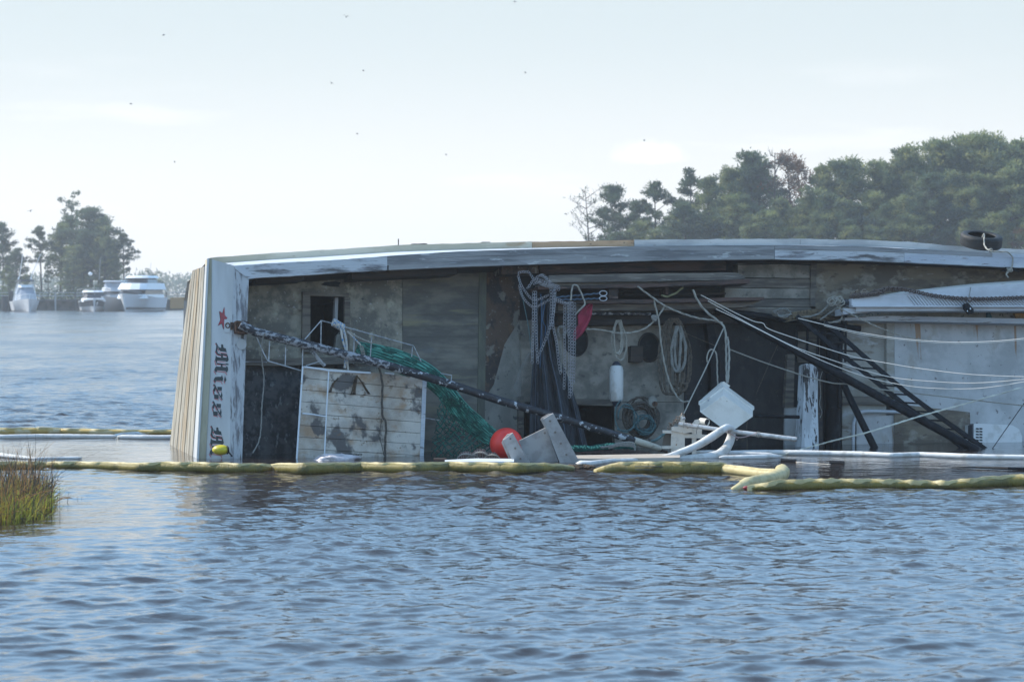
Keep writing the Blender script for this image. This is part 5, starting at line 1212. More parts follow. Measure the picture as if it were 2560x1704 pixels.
for k in range(12):
    y = 778 + k * 1.9; g.tube(spline([D(1965 + r.uniform(-8, 8), y + 6, .62), D(2000, y - 2 + r.uniform(-2, 2), .66), D(2040, y - 3 + r.uniform(-2, 2), .66), D(2075 + r.uniform(-10, 12), y + r.uniform(-3, 4), .62)], 4), .008, 5)
g.build('wire_bundle', mBRW, rot=BROT, smooth=True, label='bundle of brown wire rope lying along the black cross spar', cat='wire rope')
rope('rope swag under the bundle of brown wire, ending at the boom heel', [(2060, 806, .7), (2085, 805, .74), (2102, 800, .78), (2105, 780, .84), (2098, 765, .9)], 5, mROPE)
rope('grey rope rising from the black cross spar to the boom heel', [(1990, 793, .66), (2030, 790, .7), (2055, 778, .8), (2074, 758, .92)], 5.5, mROPEG)
rope('second rope rising to the boom heel, steeper than the first', [(2050, 800, .7), (2070, 785, .8), (2094, 768, .92)], 5.5, mROPEG)

# ------------------------------------------------------------------ coils and fender on the cabin wall
def hangloops(label, xs, y0, y1, w, rad, mat, seed, wid, name='rope_coil'):
    r = random.Random(seed); g = G()
    for k, x in enumerate(xs):
        yb = y1 + r.uniform(-26, 6); hw = wid * r.uniform(.6, 1); tx = (xs[0] + xs[-1]) / 2
        tx = tx + (x - tx) * .4
        pts = [D(tx - 2, y0, w), D(tx - hw * .75, y0 + 22, w), D(x - hw, y0 + (yb - y0) * .5, w), D(x - hw * .8, yb - 14, w), D(x, yb, w), D(x + hw * .8, yb - 14, w), D(x + hw, y0 + (yb - y0) * .5, w), D(tx + hw * .75, y0 + 22, w), D(tx + 2, y0, w)]
        pts = [p + BN * r.uniform(-.02, .03) for p in pts]
        g.tube(spline(pts, 5), rad, 8, lobes=3, twist=.2 / rad)
    return g.build(name, mat, rot=BROT, label=label, cat='rope coil')
hangloops('pale rope coil hanging above the white fender', [1541, 1545, 1550], 800, 903, .5, .0145, mROPE, 4, 17)
hangloops('stack of brown rope loops hanging on the wall right of the two portholes', [1672, 1682, 1692, 1702, 1708, 1690], 796, 985, .4, .019, M('brown_rope', (.13, .105, .08), [((.07, .06, .05), 12, (1, 1, 1), .45, .6, 1)], rough=.9, bump=.4, bscale=100), 6, 26)
hangloops('paler hose loops in front of the brown rope stack', [1690, 1700], 815, 940, .46, .021, mROPEG, 9, 14)
tangle('large loose coil of dark and teal rope at the water right of the dark opening', 1602, 1046, .55, 44, 50, 16, .016, mROPED, 11, arcs=1.0)
tangle('inner tangle of teal rope in the large loose coil', 1612, 1062, .62, 28, 26, 12, .010, mTEALR, 12, arcs=.7)
tangle('teal rope loop at the left of the large loose coil', 1563, 1040, .66, 34, 58, 3, .013, mTEALR, 15, arcs=.6)
tangle('bundle of grey rope coils between the chains and the dark net', 1404, 829, .7, 11, 15, 6, .014, mROPEG, 17)
rope('grey rope hanging straight down from the grey coils behind the chains', [(1401, 840, .7), (1402, 880, .7), (1404, 930, .7)], 6, mROPEG)
g = G(); g.disc(D(1633, 1004, .78), BU * .07, BV * .09, 20, 0, -BN * .05)
g.build('round_capstan', mWALLL, rot=BROT, label='small round capstan drum above the loose rope coil', cat='capstan')
G().tube([D(1634, 1009, .7), D(1638, 1009, .84)], .04, 10).build('winch_hub', mRUST, rot=BROT, label='rusty hub beside the small round capstan drum', cat='hub')
t = thing('fender', D(1541, 1010, .55), 'grubby white cylindrical fender hanging on the cabin wall', 'fender', None, BROT)
c = [D(1541, y, .55) for y in (913, 917, 925, 960, 995, 1002, 1005)]
G().tube(c, [.07, .095, .108, .108, .107, .095, .07], 20).build('fender_body', M('grubby_white_vinyl', (.52, .53, .52), [((.34, .32, .29), 2.5, (1, .6, 1), .45, .65, 1), ((.25, .17, .12), 5, (1, 1, 1), .62, .72, .6)], rough=.5), t, smooth=True)
G().tube([D(1541, 903, .55), D(1541, 908, .55), D(1541, 914, .55)], [.03, .06, .078], 16).build('fender_end', mNAVY, t); G().tube([D(1541, 1004, .55), D(1541, 1010, .55), D(1541, 1016, .55)], [.078, .06, .03], 16).build('fender_end', mNAVY, t)
# red cloth
def sheet(f, nu, nv, name, mat, rot=BROT, smooth=True, **tags):
    g = G(); vs = [f(i / nu, j / nv) for j in range(nv + 1) for i in range(nu + 1)]
    g.add(vs, [(j * (nu + 1) + i, j * (nu + 1) + i + 1, (j + 1) * (nu + 1) + i + 1, (j + 1) * (nu + 1) + i) for j in range(nv) for i in range(nu)])
    o = g.build(name, mat, rot=rot, smooth=smooth, **tags)
    so = o.modifiers.new('thickness', 'SOLIDIFY'); so.thickness = .006
    return o
Lr = [(1474, 758), (1453, 773), (1444, 788), (1445, 812), (1436, 822), (1432, 836), (1433, 851)]
Rr_ = [(1482, 759), (1481, 770), (1480, 785), (1475, 800), (1464, 822), (1453, 838), (1437, 851)]
def fcl(l, t): 
    ys = np.linspace(0, 1, len(l)); return np.interp(t, ys, [p[0] for p in l]), np.interp(t, ys, [p[1] for p in l])
def cloth(u, v):
    a, b = fcl(Lr, v), fcl(Rr_, v); x = a[0] + (b[0] - a[0]) * u; y = a[1] + (b[1] - a[1]) * u
    return D(x, y, .74 + .03 * math.sin(u * 7 + v * 3))
sheet(cloth, 10, 24, 'red_cloth', M('faded_red_cloth', (.30, .028, .06), [((.2, .02, .045), 3, (1, 1, 1), .4, .6, 1), ((.02, .02, .03), 5, (1, 1, 1), .68, .71, .9)], rough=.9), label='torn strip of faded red cloth hanging from the lower shelf', cat='cloth')

# ------------------------------------------------------------------ dark hanging net
mNETD = M('dark_blue_netting', (.048, .058, .072), [((.022, .027, .035), 6, (1, .2, 1), .42, .58, 1), ((.07, .09, .12), 10, (1, .15, 1), .6, .7, .8)], rough=.85, bump=.6, bscale=160)
nt_ = mNETD.node_tree; ns_ = nt_.nodes          # open weave: see-through holes between the twine
tc_ = ns_.new('ShaderNodeTexCoord'); bk = ns_.new('ShaderNodeTexBrick'); bk.inputs['Scale'].default_value = 52; bk.offset = 0
bk.inputs['Mortar Size'].default_value = .02; bk.inputs['Brick Width'].default_value = .5; bk.inputs['Row Height'].default_value = .5
bk.inputs['Color1'].default_value = (1, 1, 1, 1); bk.inputs['Color2'].default_value = (.95, .95, .95, 1); bk.inputs['Mortar'].default_value = (1, 1, 1, 1)
nt_.links.new(tc_.outputs['Object'], bk.inputs[0]); nt_.links.new(bk.outputs[0], ns_['Principled BSDF'].inputs['Alpha'])
t = thing('dark_net', D(1400, 1140, .7), 'dark blue fine-meshed net hanging in folds from the shelf to the water', 'net', None, BROT)
Ln = [(1336, 745), (1336, 830), (1332, 900), (1327, 960), (1325, 1020), (1322, 1160)]
Rn = [(1388, 750), (1384, 820), (1400, 890), (1430, 970), (1446, 1020), (1480, 1160)]
Y6 = np.linspace(0, 1, 6)
def netf(u, v):
    l = (np.interp(v, Y6, [p[0] for p in Ln]), np.interp(v, Y6, [p[1] for p in Ln])); r_ = (np.interp(v, Y6, [p[0] for p in Rn]), np.interp(v, Y6, [p[1] for p in Rn]))
    x = l[0] + (r_[0] - l[0]) * u; y = l[1] + (r_[1] - l[1]) * u
    return D(x, y, .66 + .07 * math.sin(u * 19 + v * 2) * (1.1 - .5 * v) + .04 * math.sin(u * 41 + 1))
g = G(); nu, nv = 60, 30
g.add([netf(i / nu, j / nv) for j in range(nv + 1) for i in range(nu + 1)], [(j * (nu + 1) + i, j * (nu + 1) + i + 1, (j + 1) * (nu + 1) + i + 1, (j + 1) * (nu + 1) + i) for j in range(nv) for i in range(nu)])
g.build('net_cloth', mNETD, t, smooth=True)
g = G()
for k in range(4):
    u = .1 + k * .27; g.tube([netf(u, v / 12) + BN * .02 for v in range(13)], .004, 4)
g.build('net_cord', M('blue_grey_cord', (.11, .14, .19), rough=.85), t)
# netting drawn out at its left edge
def mesh_net(f, nu, nv, r, diag=True, jit=0.0, seed=1, sides=3):
    rr_ = random.Random(seed); J = {}
    def p(i, j):
        if (i, j) not in J: J[(i, j)] = f(i / nu, j / nv) + Vector((rr_.uniform(-jit, jit), rr_.uniform(-jit, jit), rr_.uniform(-jit, jit)))
        return J[(i, j)]
    g = G()
    if diag:
        for j in range(nv):
            for i in range(nu + 1):
                if (i + j) % 2: continue
                for di in (-1, 1):
                    if 0 <= i + di <= nu: g.tube([p(i, j), p(i + di, j + 1)], r, sides, caps=False)
    else:
        for i in range(nu + 1): g.tube([p(i, j) for j in range(nv + 1)], r, sides, caps=False)
        for j in range(nv + 1): g.tube([p(i, j) for i in range(nu + 1)], r, sides, caps=False)
    return g, p
Ll = [(1322, 880), (1298, 920), (1288, 955), (1283, 972), (1296, 1000), (1310, 1015)]; Rl = [(1336, 880), (1334, 920), (1332, 950), (1330, 975), (1330, 1000), (1330, 1020)]
def ledge(u, v):
    x = np.interp(v, Y6, [p[0] for p in Ll]) * (1 - u) + np.interp(v, Y6, [p[0] for p in Rl]) * u; y = np.interp(v, Y6, [p[1] for p in Ll]) * (1 - u) + np.interp(v, Y6, [p[1] for p in Rl]) * u
    return D(x, y, .6 + .05 * math.sin(u * 5))
g, _ = mesh_net(ledge, 16, 44, .0032, True, .003)
g.build('loose_netting', M('grey_netting', (.19, .19, .18), rough=.9), t)

# ------------------------------------------------------------------ green trawl net
mGRN = M('green_trawl_twine', (.016, .15, .115), [((.010, .08, .065), 6, (1, 1, 1), .42, .58, 1), ((.05, .22, .17), 22, (1, 1, 1), .58, .68, .9)], rough=.7, bump=.4, bscale=80)
mGRNL = M('pale_green_knots', (.14, .42, .30), rough=.7)
t = thing('trawl_net', D(1150, 1140, 1.0), 'green trawl net gathered tight under the guard rail and fanning out to the red buoy', 'net', None, BROT)
cc = [(893, 868), (930, 882), (980, 898), (1040, 922), (1085, 950), (1120, 985), (1150, 1025), (1190, 1062), (1232, 1098)]
hw = [15, 24, 28, 27, 24, 21, 24, 25, 22]
cs = spline([Vector((x, y, 0)) for x, y in cc], 5); hs = np.interp(np.linspace(0, 1, len(cs)), np.linspace(0, 1, 9), hw)
def wn_(i): return .82 + .25 * i / len(cs)
nrmv = []
for i in range(len(cs)):
    d_ = cs[min(i + 1, len(cs) - 1)] - cs[max(i - 1, 0)]; d_.normalize(); nrmv.append(Vector((-d_.y, d_.x, 0)))
core = [D(c.x, c.y, wn_(i) - .08) for i, c in enumerate(cs)]
G().tube(core, [h * .0050 for h in hs], 14, flat=1.0, rf=lambda L, a: 1 + .12 * math.sin(a * 7)).build('gathered_net', M('dark_green_net', (.008, .05, .042), [((.02, .12, .09), 14, (1, 1, 1), .5, .62, 1)], rough=.85, bump=.7, bscale=90), t, smooth=True)
g = G(); gl = G(); r = random.Random(4)
for k in range(58):
    s0 = -1 + 2 * (k + .5) / 58; ph = r.uniform(0, 6.28); fq = r.uniform(.15, .4)
    pts = []
    for i, c in enumerate(cs):
        s = s0 + .05 * math.sin(fq * i + ph)
        q = c + nrmv[i] * hs[i] * s
        pts.append(D(q.x, q.y, wn_(i) + .09 * math.sqrt(max(0, 1 - s * s)) + .012 * math.sin(i * 1.3 + ph)))
    (gl if k % 4 == 0 else g).tube(pts, .0068, 4)
g.build('net_strands', mGRN, t, kind='stuff'); gl.build('net_strands', mGRNL if 0 else M('light_green_twine', (.10, .38, .30), rough=.7), t, kind='stuff')
# wide open meshes below
La = [(1098, 985), (1100, 1010), (1098, 1045), (1092, 1080), (1086, 1110), (1086, 1150)]; Ra = [(1125, 985), (1162, 1012), (1205, 1048), (1248, 1082), (1250, 1112), (1225, 1150)]
def open_net(u, v):
    x = np.interp(v, Y6, [p[0] for p in La]) * (1 - u) + np.interp(v, Y6, [p[0] for p in Ra]) * u; y = np.interp(v, Y6, [p[1] for p in La]) * (1 - u) + np.interp(v, Y6, [p[1] for p in Ra]) * u
    return D(x, y, 1.12 + .08 * math.sin(u * 9 + v * 4) + .03 * math.sin(v * 17))
g, pf = mesh_net(open_net, 17, 18, .0075, True, .018, 5, 4); g.build('open_meshes', mGRN, t, kind='stuff')
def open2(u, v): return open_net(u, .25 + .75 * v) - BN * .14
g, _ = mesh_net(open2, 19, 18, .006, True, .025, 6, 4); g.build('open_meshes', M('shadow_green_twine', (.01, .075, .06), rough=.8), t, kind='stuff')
g = G()
for i in range(26): g.ball(open_net(1, .08 + i * .034) + Vector((r.uniform(-.01, .01), 0, .015)), .011, n=6, m=4)
for i in range(30): g.ball(open_net(r.uniform(0, .5), r.uniform(.1, .75)), .008, n=5, m=4)
g.build('net_knots', mGRNL, t, kind='stuff')
# twine hitch and blue-white rope tying it
t2 = thing('tie_rope', D(842, 812, 1.0), 'blue-flecked white rope knotted round the guard rail and tying the green net', 'rope', None, BROT)
mBW = M('blue_flecked_rope', (.50, .48, .43), [((.05, .20, .42), 26, (1, .5, 1), .54, .57, 1)], rough=.85)
g = G()
for k in range(6): g.loop([D(834 + k * 4.6, 806 + k * 2.6, 1.0) + (BV * .85 + BU * .3) * .055 * math.cos(a * .785) + BN * .05 * math.sin(a * .785) for a in range(8)], .017, 6)
g.build('knot', mBW, t2, smooth=True)
G().tube(spline(dpts([(858, 820, 1.04), (865, 850, 1.02), (866, 880, 1.0), (862, 920, 1.0)]), 5), .02, 7).build('rope_tail', mBW, t2); G().tube(spline(dpts([(852, 820, 1.04), (857, 850, 1.04), (866, 885, 1.0), (870, 925, 1.0)]), 5), .016, 7).build('rope_tail', mBW, t2)
G().tube(spline(dpts([(868, 828, 1.02), (885, 845, 1.0), (901, 862, .98)]), 5), .013, 6).build('rope_end', mBW, t2); G().tube(spline(dpts([(870, 828, 1.02), (900, 845, 1.0), (930, 858, .98)]), 5), .012, 6).build('rope_end', mROPE, t2)
g = G()
for k in range(7): g.loop([D(904 + k * .9, 866 + k * 4.2, .98) + BU * .028 * math.cos(a * .785) + BV * .012 * math.sin(a * .785) for a in range(8)], .006, 4)
g.build('whipping', mROPE, t2)
tangle('wad of frayed pale twine on top of the white planked box under the spar', 905, 908, 1.0, 20, 7, 14, .007, mROPEG, 21, name='frayed_twine', cat='twine', arcs=.6)

# net heaps on the water
def heap(name, x0, x1, yt, yb, label, mat, mat2, seed, bumps):
    r = random.Random(seed); base = W((x0 + x1) / 2, yb)
    t_ = thing(name, base, label, 'net')
    g = G()
    for (px, rx, rh) in bumps:
        c = W(px, yb); s = c.y / FPX
        g.ball(c + Vector((0, .1, 0)), rx * s, rx * s * .8, rh * s, 16, 10, jit=.18)
    g.build('heap_core', mat, t_, smooth=True)
    g = G()
    for (px, rx, rh) in bumps:
        c = W(px, yb); s = c.y / FPX
        for k in range(15):
            a = math.pi * (k / 14 - .5) * 1.0
            pts = []
            for q in range(9):
                b = math.pi * (q / 8)
                pts.append(c + Vector((-math.cos(b) * rx * s * 1.04, -math.sin(a) * .1 + .1 - .12 * abs(math.cos(a)) , math.sin(b) * rh * s * (1.04 - .25 * abs(math.sin(a)) ) * (.4 + .6 * k / 14))))
            g.tube(pts, .0045, 3)
        for q in range(1, 12):
            b = math.pi * q / 12
            g.tube([c + Vector((-math.cos(b) * rx * s * 1.05, -.06 + .02 * (k_ % 2), math.sin(b) * rh * s * 1.05 * (.3 + .7 * k_ / 6))) for k_ in range(7)], .004, 3)
    g.build('heap_mesh', mat2, t_, kind='stuff')
heap('net_heap', 1145, 1245, 1118, 1150, 'brownish heaps of net afloat behind the yellow boom, left of the red buoy', M('pink_brown_net', (.16, .10, .085), [((.08, .06, .055), 10, (1, 1, 1), .45, .6, 1)], rough=.9, bump=.6, bscale=80), M('pale_net_twine', (.30, .28, .25), rough=.9), 5, [(1165, 22, 22), (1200, 24, 28), (1230, 20, 19), (1182, 16, 18)])
t = thing('floating_net', W(1510, 1135), 'strip of green and white net floating right of the grey door board', 'net')
g = G(); gk = G(); r = random.Random(9)
for k in range(30):
    pts = []; y0 = r.uniform(-6, 6)
    for i in range(13):
        px = 1422 + i * 14; py = np.interp(px, [1422, 1480, 1530, 1600], [1116, 1116, 1110, 1112]) + y0 * np.interp(px, [1422, 1600], [1, 1]) + r.uniform(-1.5, 1.5) + 4
        pts.append(V(px, py, 44.2 + .03 * k - 0))
    g.tube(pts, .008, 4)
for i in range(46):
    px = 1425 + i * 3.1 + r.uniform(-2, 2); gk.ball(V(px, np.interp(px, [1422, 1480, 1530, 1600], [1115, 1115, 1108, 1108]) + r.uniform(-1, 5), 44.1), .013, n=6, m=4)
g.build('net_twine', mGRN, t, kind='stuff'); gk.build('net_knots', mGRNL, t, kind='stuff')
g = G()
for k in range(12): g.tube(spline([V(1500 + 3 * k, 1118 + r.uniform(-2, 3), 43.9), V(1545, 1110 + r.uniform(-3, 6), 43.9), V(1580, 1108 + r.uniform(-3, 8), 43.9), V(1588, 1120 + r.uniform(-6, 6), 43.9)], 4), .012, 5)
g.build('net_selvedge', mROPEG, t)
g = G(); g.ball(W(1540, 1136) + Vector((0, .4, -.02)), .62, .2, .07, 16, 8, jit=.3)
g.build('heap_core', MATS['pink_brown_net'], t)

# ------------------------------------------------------------------ floats, buoy, boards
t = thing('red_buoy', V(1266, 1110, 43.5), 'large round red inflatable buoy floating beside the grey door board', 'buoy')
c = V(1266, 1110, 43.5); G().ball(c, .243, .243, .243, 40, 26).build('buoy_body', M('red_vinyl', (.80, .045, .03), [((.62, .035, .03), 2, (1, 1, 1), .45, .65, .7), ((.55, .3, .25), 9, (1, 1, 1), .68, .74, .3)], rough=.38, roughvar=.06), t, smooth=True)
G().tube([c + Vector((.1, -.05, -.2)), c + Vector((.13, -.06, -.27))], .05, 12).build('buoy_eye', mNAVY, t)
t = thing('yellow_float', W(552, 1133), 'small yellow plastic float bobbing below the transom lettering', 'float')
c = V(552, 1124, 43.0); G().ball(c, .125, .10, .075, 24, 16).build('float_body', M('yellow_plastic', (.55, .46, .03), [((.35, .30, .03), 4, (1, 1, 1), .45, .65, .8)], rough=.4), t, smooth=True)
ring = [c + Vector((.098, -.03, .0)) + Vector((.018 * math.cos(a * .785), -.05 * 0 - .06 * 0, .052 * math.sin(a * .785))) + Vector((0, -.035 * math.cos(a * .785), 0)) for a in range(8)]
G().loop(ring, .012, 5).build('float_ring', mBLACK, t); G().tube([c + Vector((.11, -.04, -.02)), c + Vector((.17, -.06, -.09))], .012, 6).build('lashing', mBLACK, t)

mBOLT = M('bolt_heads', (.18, .15, .13), rough=.6, metal=.3)
mALU = M('grey_painted_board', (.34, .335, .33), [((.26, .25, .245), 2.5, (1, 1, 1), .42, .62, 1), ((.08, .08, .08), 1.6, (1, 1, 1.4), .66, .74, .8), ((.2, .16, .13), 6, (.5, 1, 2), .62, .72, .5)], rough=.6, bump=.12)
t = thing('trawl_door', W(1360, 1166), 'grey stepped trawl door standing tilted in the water against the yellow boom', 'trawl door')
def vp(poly, Y0, th, slope=0.0, parent=None, mat=mALU, name='panel'):
    g = G().prism([V(x, y, Y0 + (x - 1350) * slope) for x, y in poly], Vector((0, th, 0)))
    return g.build(name, mat, parent or t)
vp([(1296, 1102), (1366, 1067.5), (1405, 1180), (1334, 1180)], 42.35, .10, name='centre_panel')
vp([(1358, 1047), (1382, 1033), (1384, 1034.5), (1468, 1190), (1412, 1190)], 42.2, .17, name='side_rail')
vp([(1258.5, 1099.5), (1281.5, 1082), (1338, 1180), (1293, 1180)], 42.2, .17, name='side_rail')
vp([(1351.5, 1049), (1355, 1044), (1372, 1034.5), (1384, 1034), (1360, 1048), (1372, 1085), (1362, 1070)], 42.38, .12, name='edge_shoe')
vp([(1254, 1107), (1257, 1099), (1268, 1086), (1281, 1082), (1258, 1100), (1294, 1180), (1287, 1180)], 42.38, .12, name='edge_shoe')
vp([(1411, 1146), (1421, 1140), (1436, 1167), (1429, 1172), (1421, 1172)], 42.19, .015, name='cut_plate', mat=M('plate_grey', (.29, .285, .28), rough=.6))
for (x, y) in ((1375, 1052), (1388, 1080), (1402, 1108), (1416, 1136), (1276, 1096), (1288, 1120), (1301, 1146), (1362, 1082)):
    G().disc(V(x, y, 42.19), Vector((.016, 0, 0)), Vector((0, 0, .016)), 8, 0, Vector((0, .02, 0))).build('bolt_head', mBOLT, t)
g = G()
for k in range(9): g.ball(W(1430 + k * 6, 1170 + 1.5 * math.sin(k)) + Vector((0, 0, .02)), .06, .09, .035, 8, 6, jit=.7)
g.build('weed_clump', mWEED, label='dark tangled weed and line between the two yellow boom sections', cat='weed')
# flat boards on the water
for (pl_, lab, m_) in (([(1112, 1149), (1112, 1153), (1285, 1153), (1285, 1146), (1190, 1145)], 'thin white plank afloat behind the yellow boom, left of the grey door board', mPIPEW),
                  ([(1440, 1137), (1440, 1146), (1700, 1143), (1700, 1133)], 'long pale plank afloat below the end of the black spar', M('pale_wet_plank', (.46, .41, .35), [((.34, .3, .26), 4, (.2, 1, 1), .45, .6, 1)], rough=.5))):
    g = G().prism([W(x, y, .05) for x, y in pl_], Vector((0, 0, -.05))); g.build('floating_plank', m_, label=lab, cat='plank', group='planks afloat behind the boom')
g = G().box(W(1100, 1149, .03), (.09, 0, 0), (0, .1, 0), (0, 0, .02)); g.build('plank_end', mWOODR, label='short brown plank end at the left of the thin white plank', cat='plank')
g = G().ball(W(832, 1158) + Vector((0, 1.0, .0)), .31, .3, .085, 26, 12, jit=.5)
g.build('plastic_sheet', M('wet_plastic', (.62, .57, .58), [((.45, .42, .45), 6, (1, 1, 1), .45, .6, 1)], rough=.3, bump=.6, bscale=14), smooth=True, label='crumpled whitish plastic sheet floating behind the yellow boom', cat='plastic sheet')

# ------------------------------------------------------------------ white frame, pipe, chest
mCREAM = M('cream_painted_steel', (.60, .56, .49), [((.48, .45, .40), 3, (1, 1, 1), .45, .65, 1), ((.28, .13, .06), 5, (1, 1, 1), .62, .69, .95)], rough=.55, bump=.15)
YF = 44.0
t = thing('steel_gantry', V(1695, 1135, YF), 'cream white welded steel frame with rust spots at the end of the black spar', 'steel frame')
def fp(poly, Y0, th, mat=mCREAM, name='frame_member', parent=None): return G().prism([V(x, y, Y0) for x, y in poly], Vector((0, th, 0))).build(name, mat, parent or t)
fp([(1678, 1076), (1712, 1076), (1712, 1180), (1677, 1180)], YF, .2, name='post')
fp([(1679, 1066), (1697, 1066), (1697, 1064), (1730, 1064), (1730, 1080), (1712, 1083), (1679, 1076)], YF - .03, .2, name='head_block')
fp([(1657, 1076), (1679, 1076), (1679, 1083), (1657, 1082)], YF - .02, .16, name='arm'); fp([(1655, 1115), (1682, 1114), (1682, 1121), (1655, 1121)], YF - .02, .16, name='arm')
fp([(1712, 1084), (1775, 1087), (1775, 1096), (1712, 1094)], YF + .01, .08, name='cross_bar')
fp([(1730, 1064), (1741, 1064), (1741, 1145), (1730, 1145)], YF + .03, .08, name='upright'); fp([(1742, 1068), (1755, 1070), (1755, 1086), (1742, 1086)], YF + .03, .06, name='upright')
fp([(1738, 1050), (1748, 1048), (1752, 1056), (1736, 1068), (1728, 1064)], YF + .1, .1, name='bracket')
G().tube([V(1697, 1059, YF - .12), V(1822, 1077, YF - .3), V(1915, 1088, YF - .42), V(1992, 1098, YF - .5)], [.032, .032, .034, .035], 14, caps=False).build('pipe', M('scraped_white_pipe', (.55, .55, .54), [((.36, .35, .34), 4, (1, 1, 1), .45, .6, 1), ((.24, .13, .08), 6, (1, 1, 1), .63, .7, .9)], rough=.35, metal=.25), t, smooth='auto')
G().tube([V(1985, 1097, YF - .49), V(1991.8, 1098, YF - .5)], .029, 14).build('pipe_bore', mVOID, t)
G().tube([V(1752, 1053, YF + .15), V(1768, 1055, YF + .05)], [.055, .055], 16).build('short_tube', mCREAM, t); G().tube([V(1763, 1054, YF + .07), V(1768.4, 1055.2, YF + .045)], .046, 16).build('tube_bore', mVOID, t)
for (x, y) in ((1709, 1061), (1745, 1066), (1822, 1077), (1893, 1085), (1897, 1086)): G().loop([V(x, y, YF - .2 - (x - 1700) * .0013) + Vector((.01 * math.sin(a), .042 * math.cos(a * .785), .042 * math.sin(a * .785))) for a in range(8)], .006, 5).build('pipe_lashing', mROPEG, t)
g = G()
for k in range(14):
    c = V(1672 + k * 2.6 + 2 * math.sin(k * 2), 1066 - k * 2.1 + 3 * math.cos(k * 1.7), YF + .02); g.loop([c + Vector((.022 * math.cos(a * .785 + k), .02 * math.sin(a + k), .024 * math.sin(a * .785))) for a in range(8)], .0075, 5)
g.build('shackle_chain', MATS['rusty_shackles'], t)
fp([(1701, 1040), (1706, 1038), (1713, 1052), (1710, 1060), (1700, 1060)], YF + .0, .05, name='lug'); G().tube([V(1706, 1047, YF - .05), V(1713, 1044, YF - .05)], .02, 10).build('clamp', mPIPE, t)
G().prism([V(x, y, YF + .12) for x, y in ((1661, 1083), (1678, 1083), (1678, 1115), (1655, 1116), (1657, 1104))], Vector((0, .03, 0))).build('web_plate', M('brown_plate', (.14, .12, .10), rough=.7), t)
G().tube(spline([V(1630, 1102, YF + .1), V(1642, 1098, YF), V(1655, 1088, YF), V(1662, 1083, YF)], 5), .022, 7).build('teal_hose', mTEALR, t)
g = G(); g.tube(spline([V(1818, 1078, YF - .33), V(1838, 1090, YF - .36), V(1852, 1093, YF - .38), V(1875, 1088, YF - .4), V(1893, 1081, YF - .42)], 5), .007, 5); g.tube(spline([V(1838, 1091, YF - .36), V(1842, 1100, YF - .36), V(1846, 1094, YF - .38)], 4), .004, 4)
g.build('pink_twine', M('pink_twine', (.45, .34, .33), rough=.9), label='thin pinkish twine slung under the pipe end', cat='twine')
# chest
mCHEST = M('white_fibreglass_chest', (.72, .69, .63), [((.60, .57, .51), 1.4, (1, 1, 1), .42, .65, 1), ((.33, .26, .2), 2.2, (1, .4, 1), .60, .72, .5), ((.30, .22, .15), 9, (1, 1, 1), .66, .70, .8)], rough=.42)
t = thing('white_chest', D(1815, 1075, 1.9), 'white fibreglass chest tipped on its corner above the pipe', 'ice chest', None, BROT)
q0 = [(1809, 986), (1882, 1040), (1823, 1082), (1750, 1028)]; cx, cy = 1816, 1034
def ring(exp, dy, w): return [D(cx + (x - cx) * exp, cy + (y - cy) * exp + dy, w) for x, y in q0]
rs = [ring(.985, 1.5, 1.92), ring(1.0, 0, 1.90), ring(1.0, -16, 1.62), ring(1.055, -17, 1.62), ring(1.055, -25, 1.48), ring(1.03, -26, 1.47)]
g = G(); vs = [p for r_ in rs[:3] for p in r_]; fs = [(0, 1, 2, 3)]
for i in range(2):
    for k in range(4): fs.append((i * 4 + k, i * 4 + (k + 1) % 4, i * 4 + 4 + (k + 1) % 4, i * 4 + 4 + k))
g.add(vs, fs).build('chest_body', mCHEST, t)
g = G(); vs = [p for r_ in rs[2:] for p in r_]; fs = [(15, 14, 13, 12)]
for i in range(3):
    for k in range(4): fs.append((i * 4 + k, i * 4 + (k + 1) % 4, i * 4 + 4 + (k + 1) % 4, i * 4 + 4 + k))
g.add(vs, fs).build('chest_rim', mCHEST, t)
G().prism([D(x, y, 1.46) for x, y in ((1764, 993), (1810, 953), (1826, 964), (1780, 1004))], -BN * .12).build('chest_lid', mCHEST, t)
G().ball(D(1771, 1000, 1.75), .014, n=8, m=6).build('drain_plug', mPIPE, t)

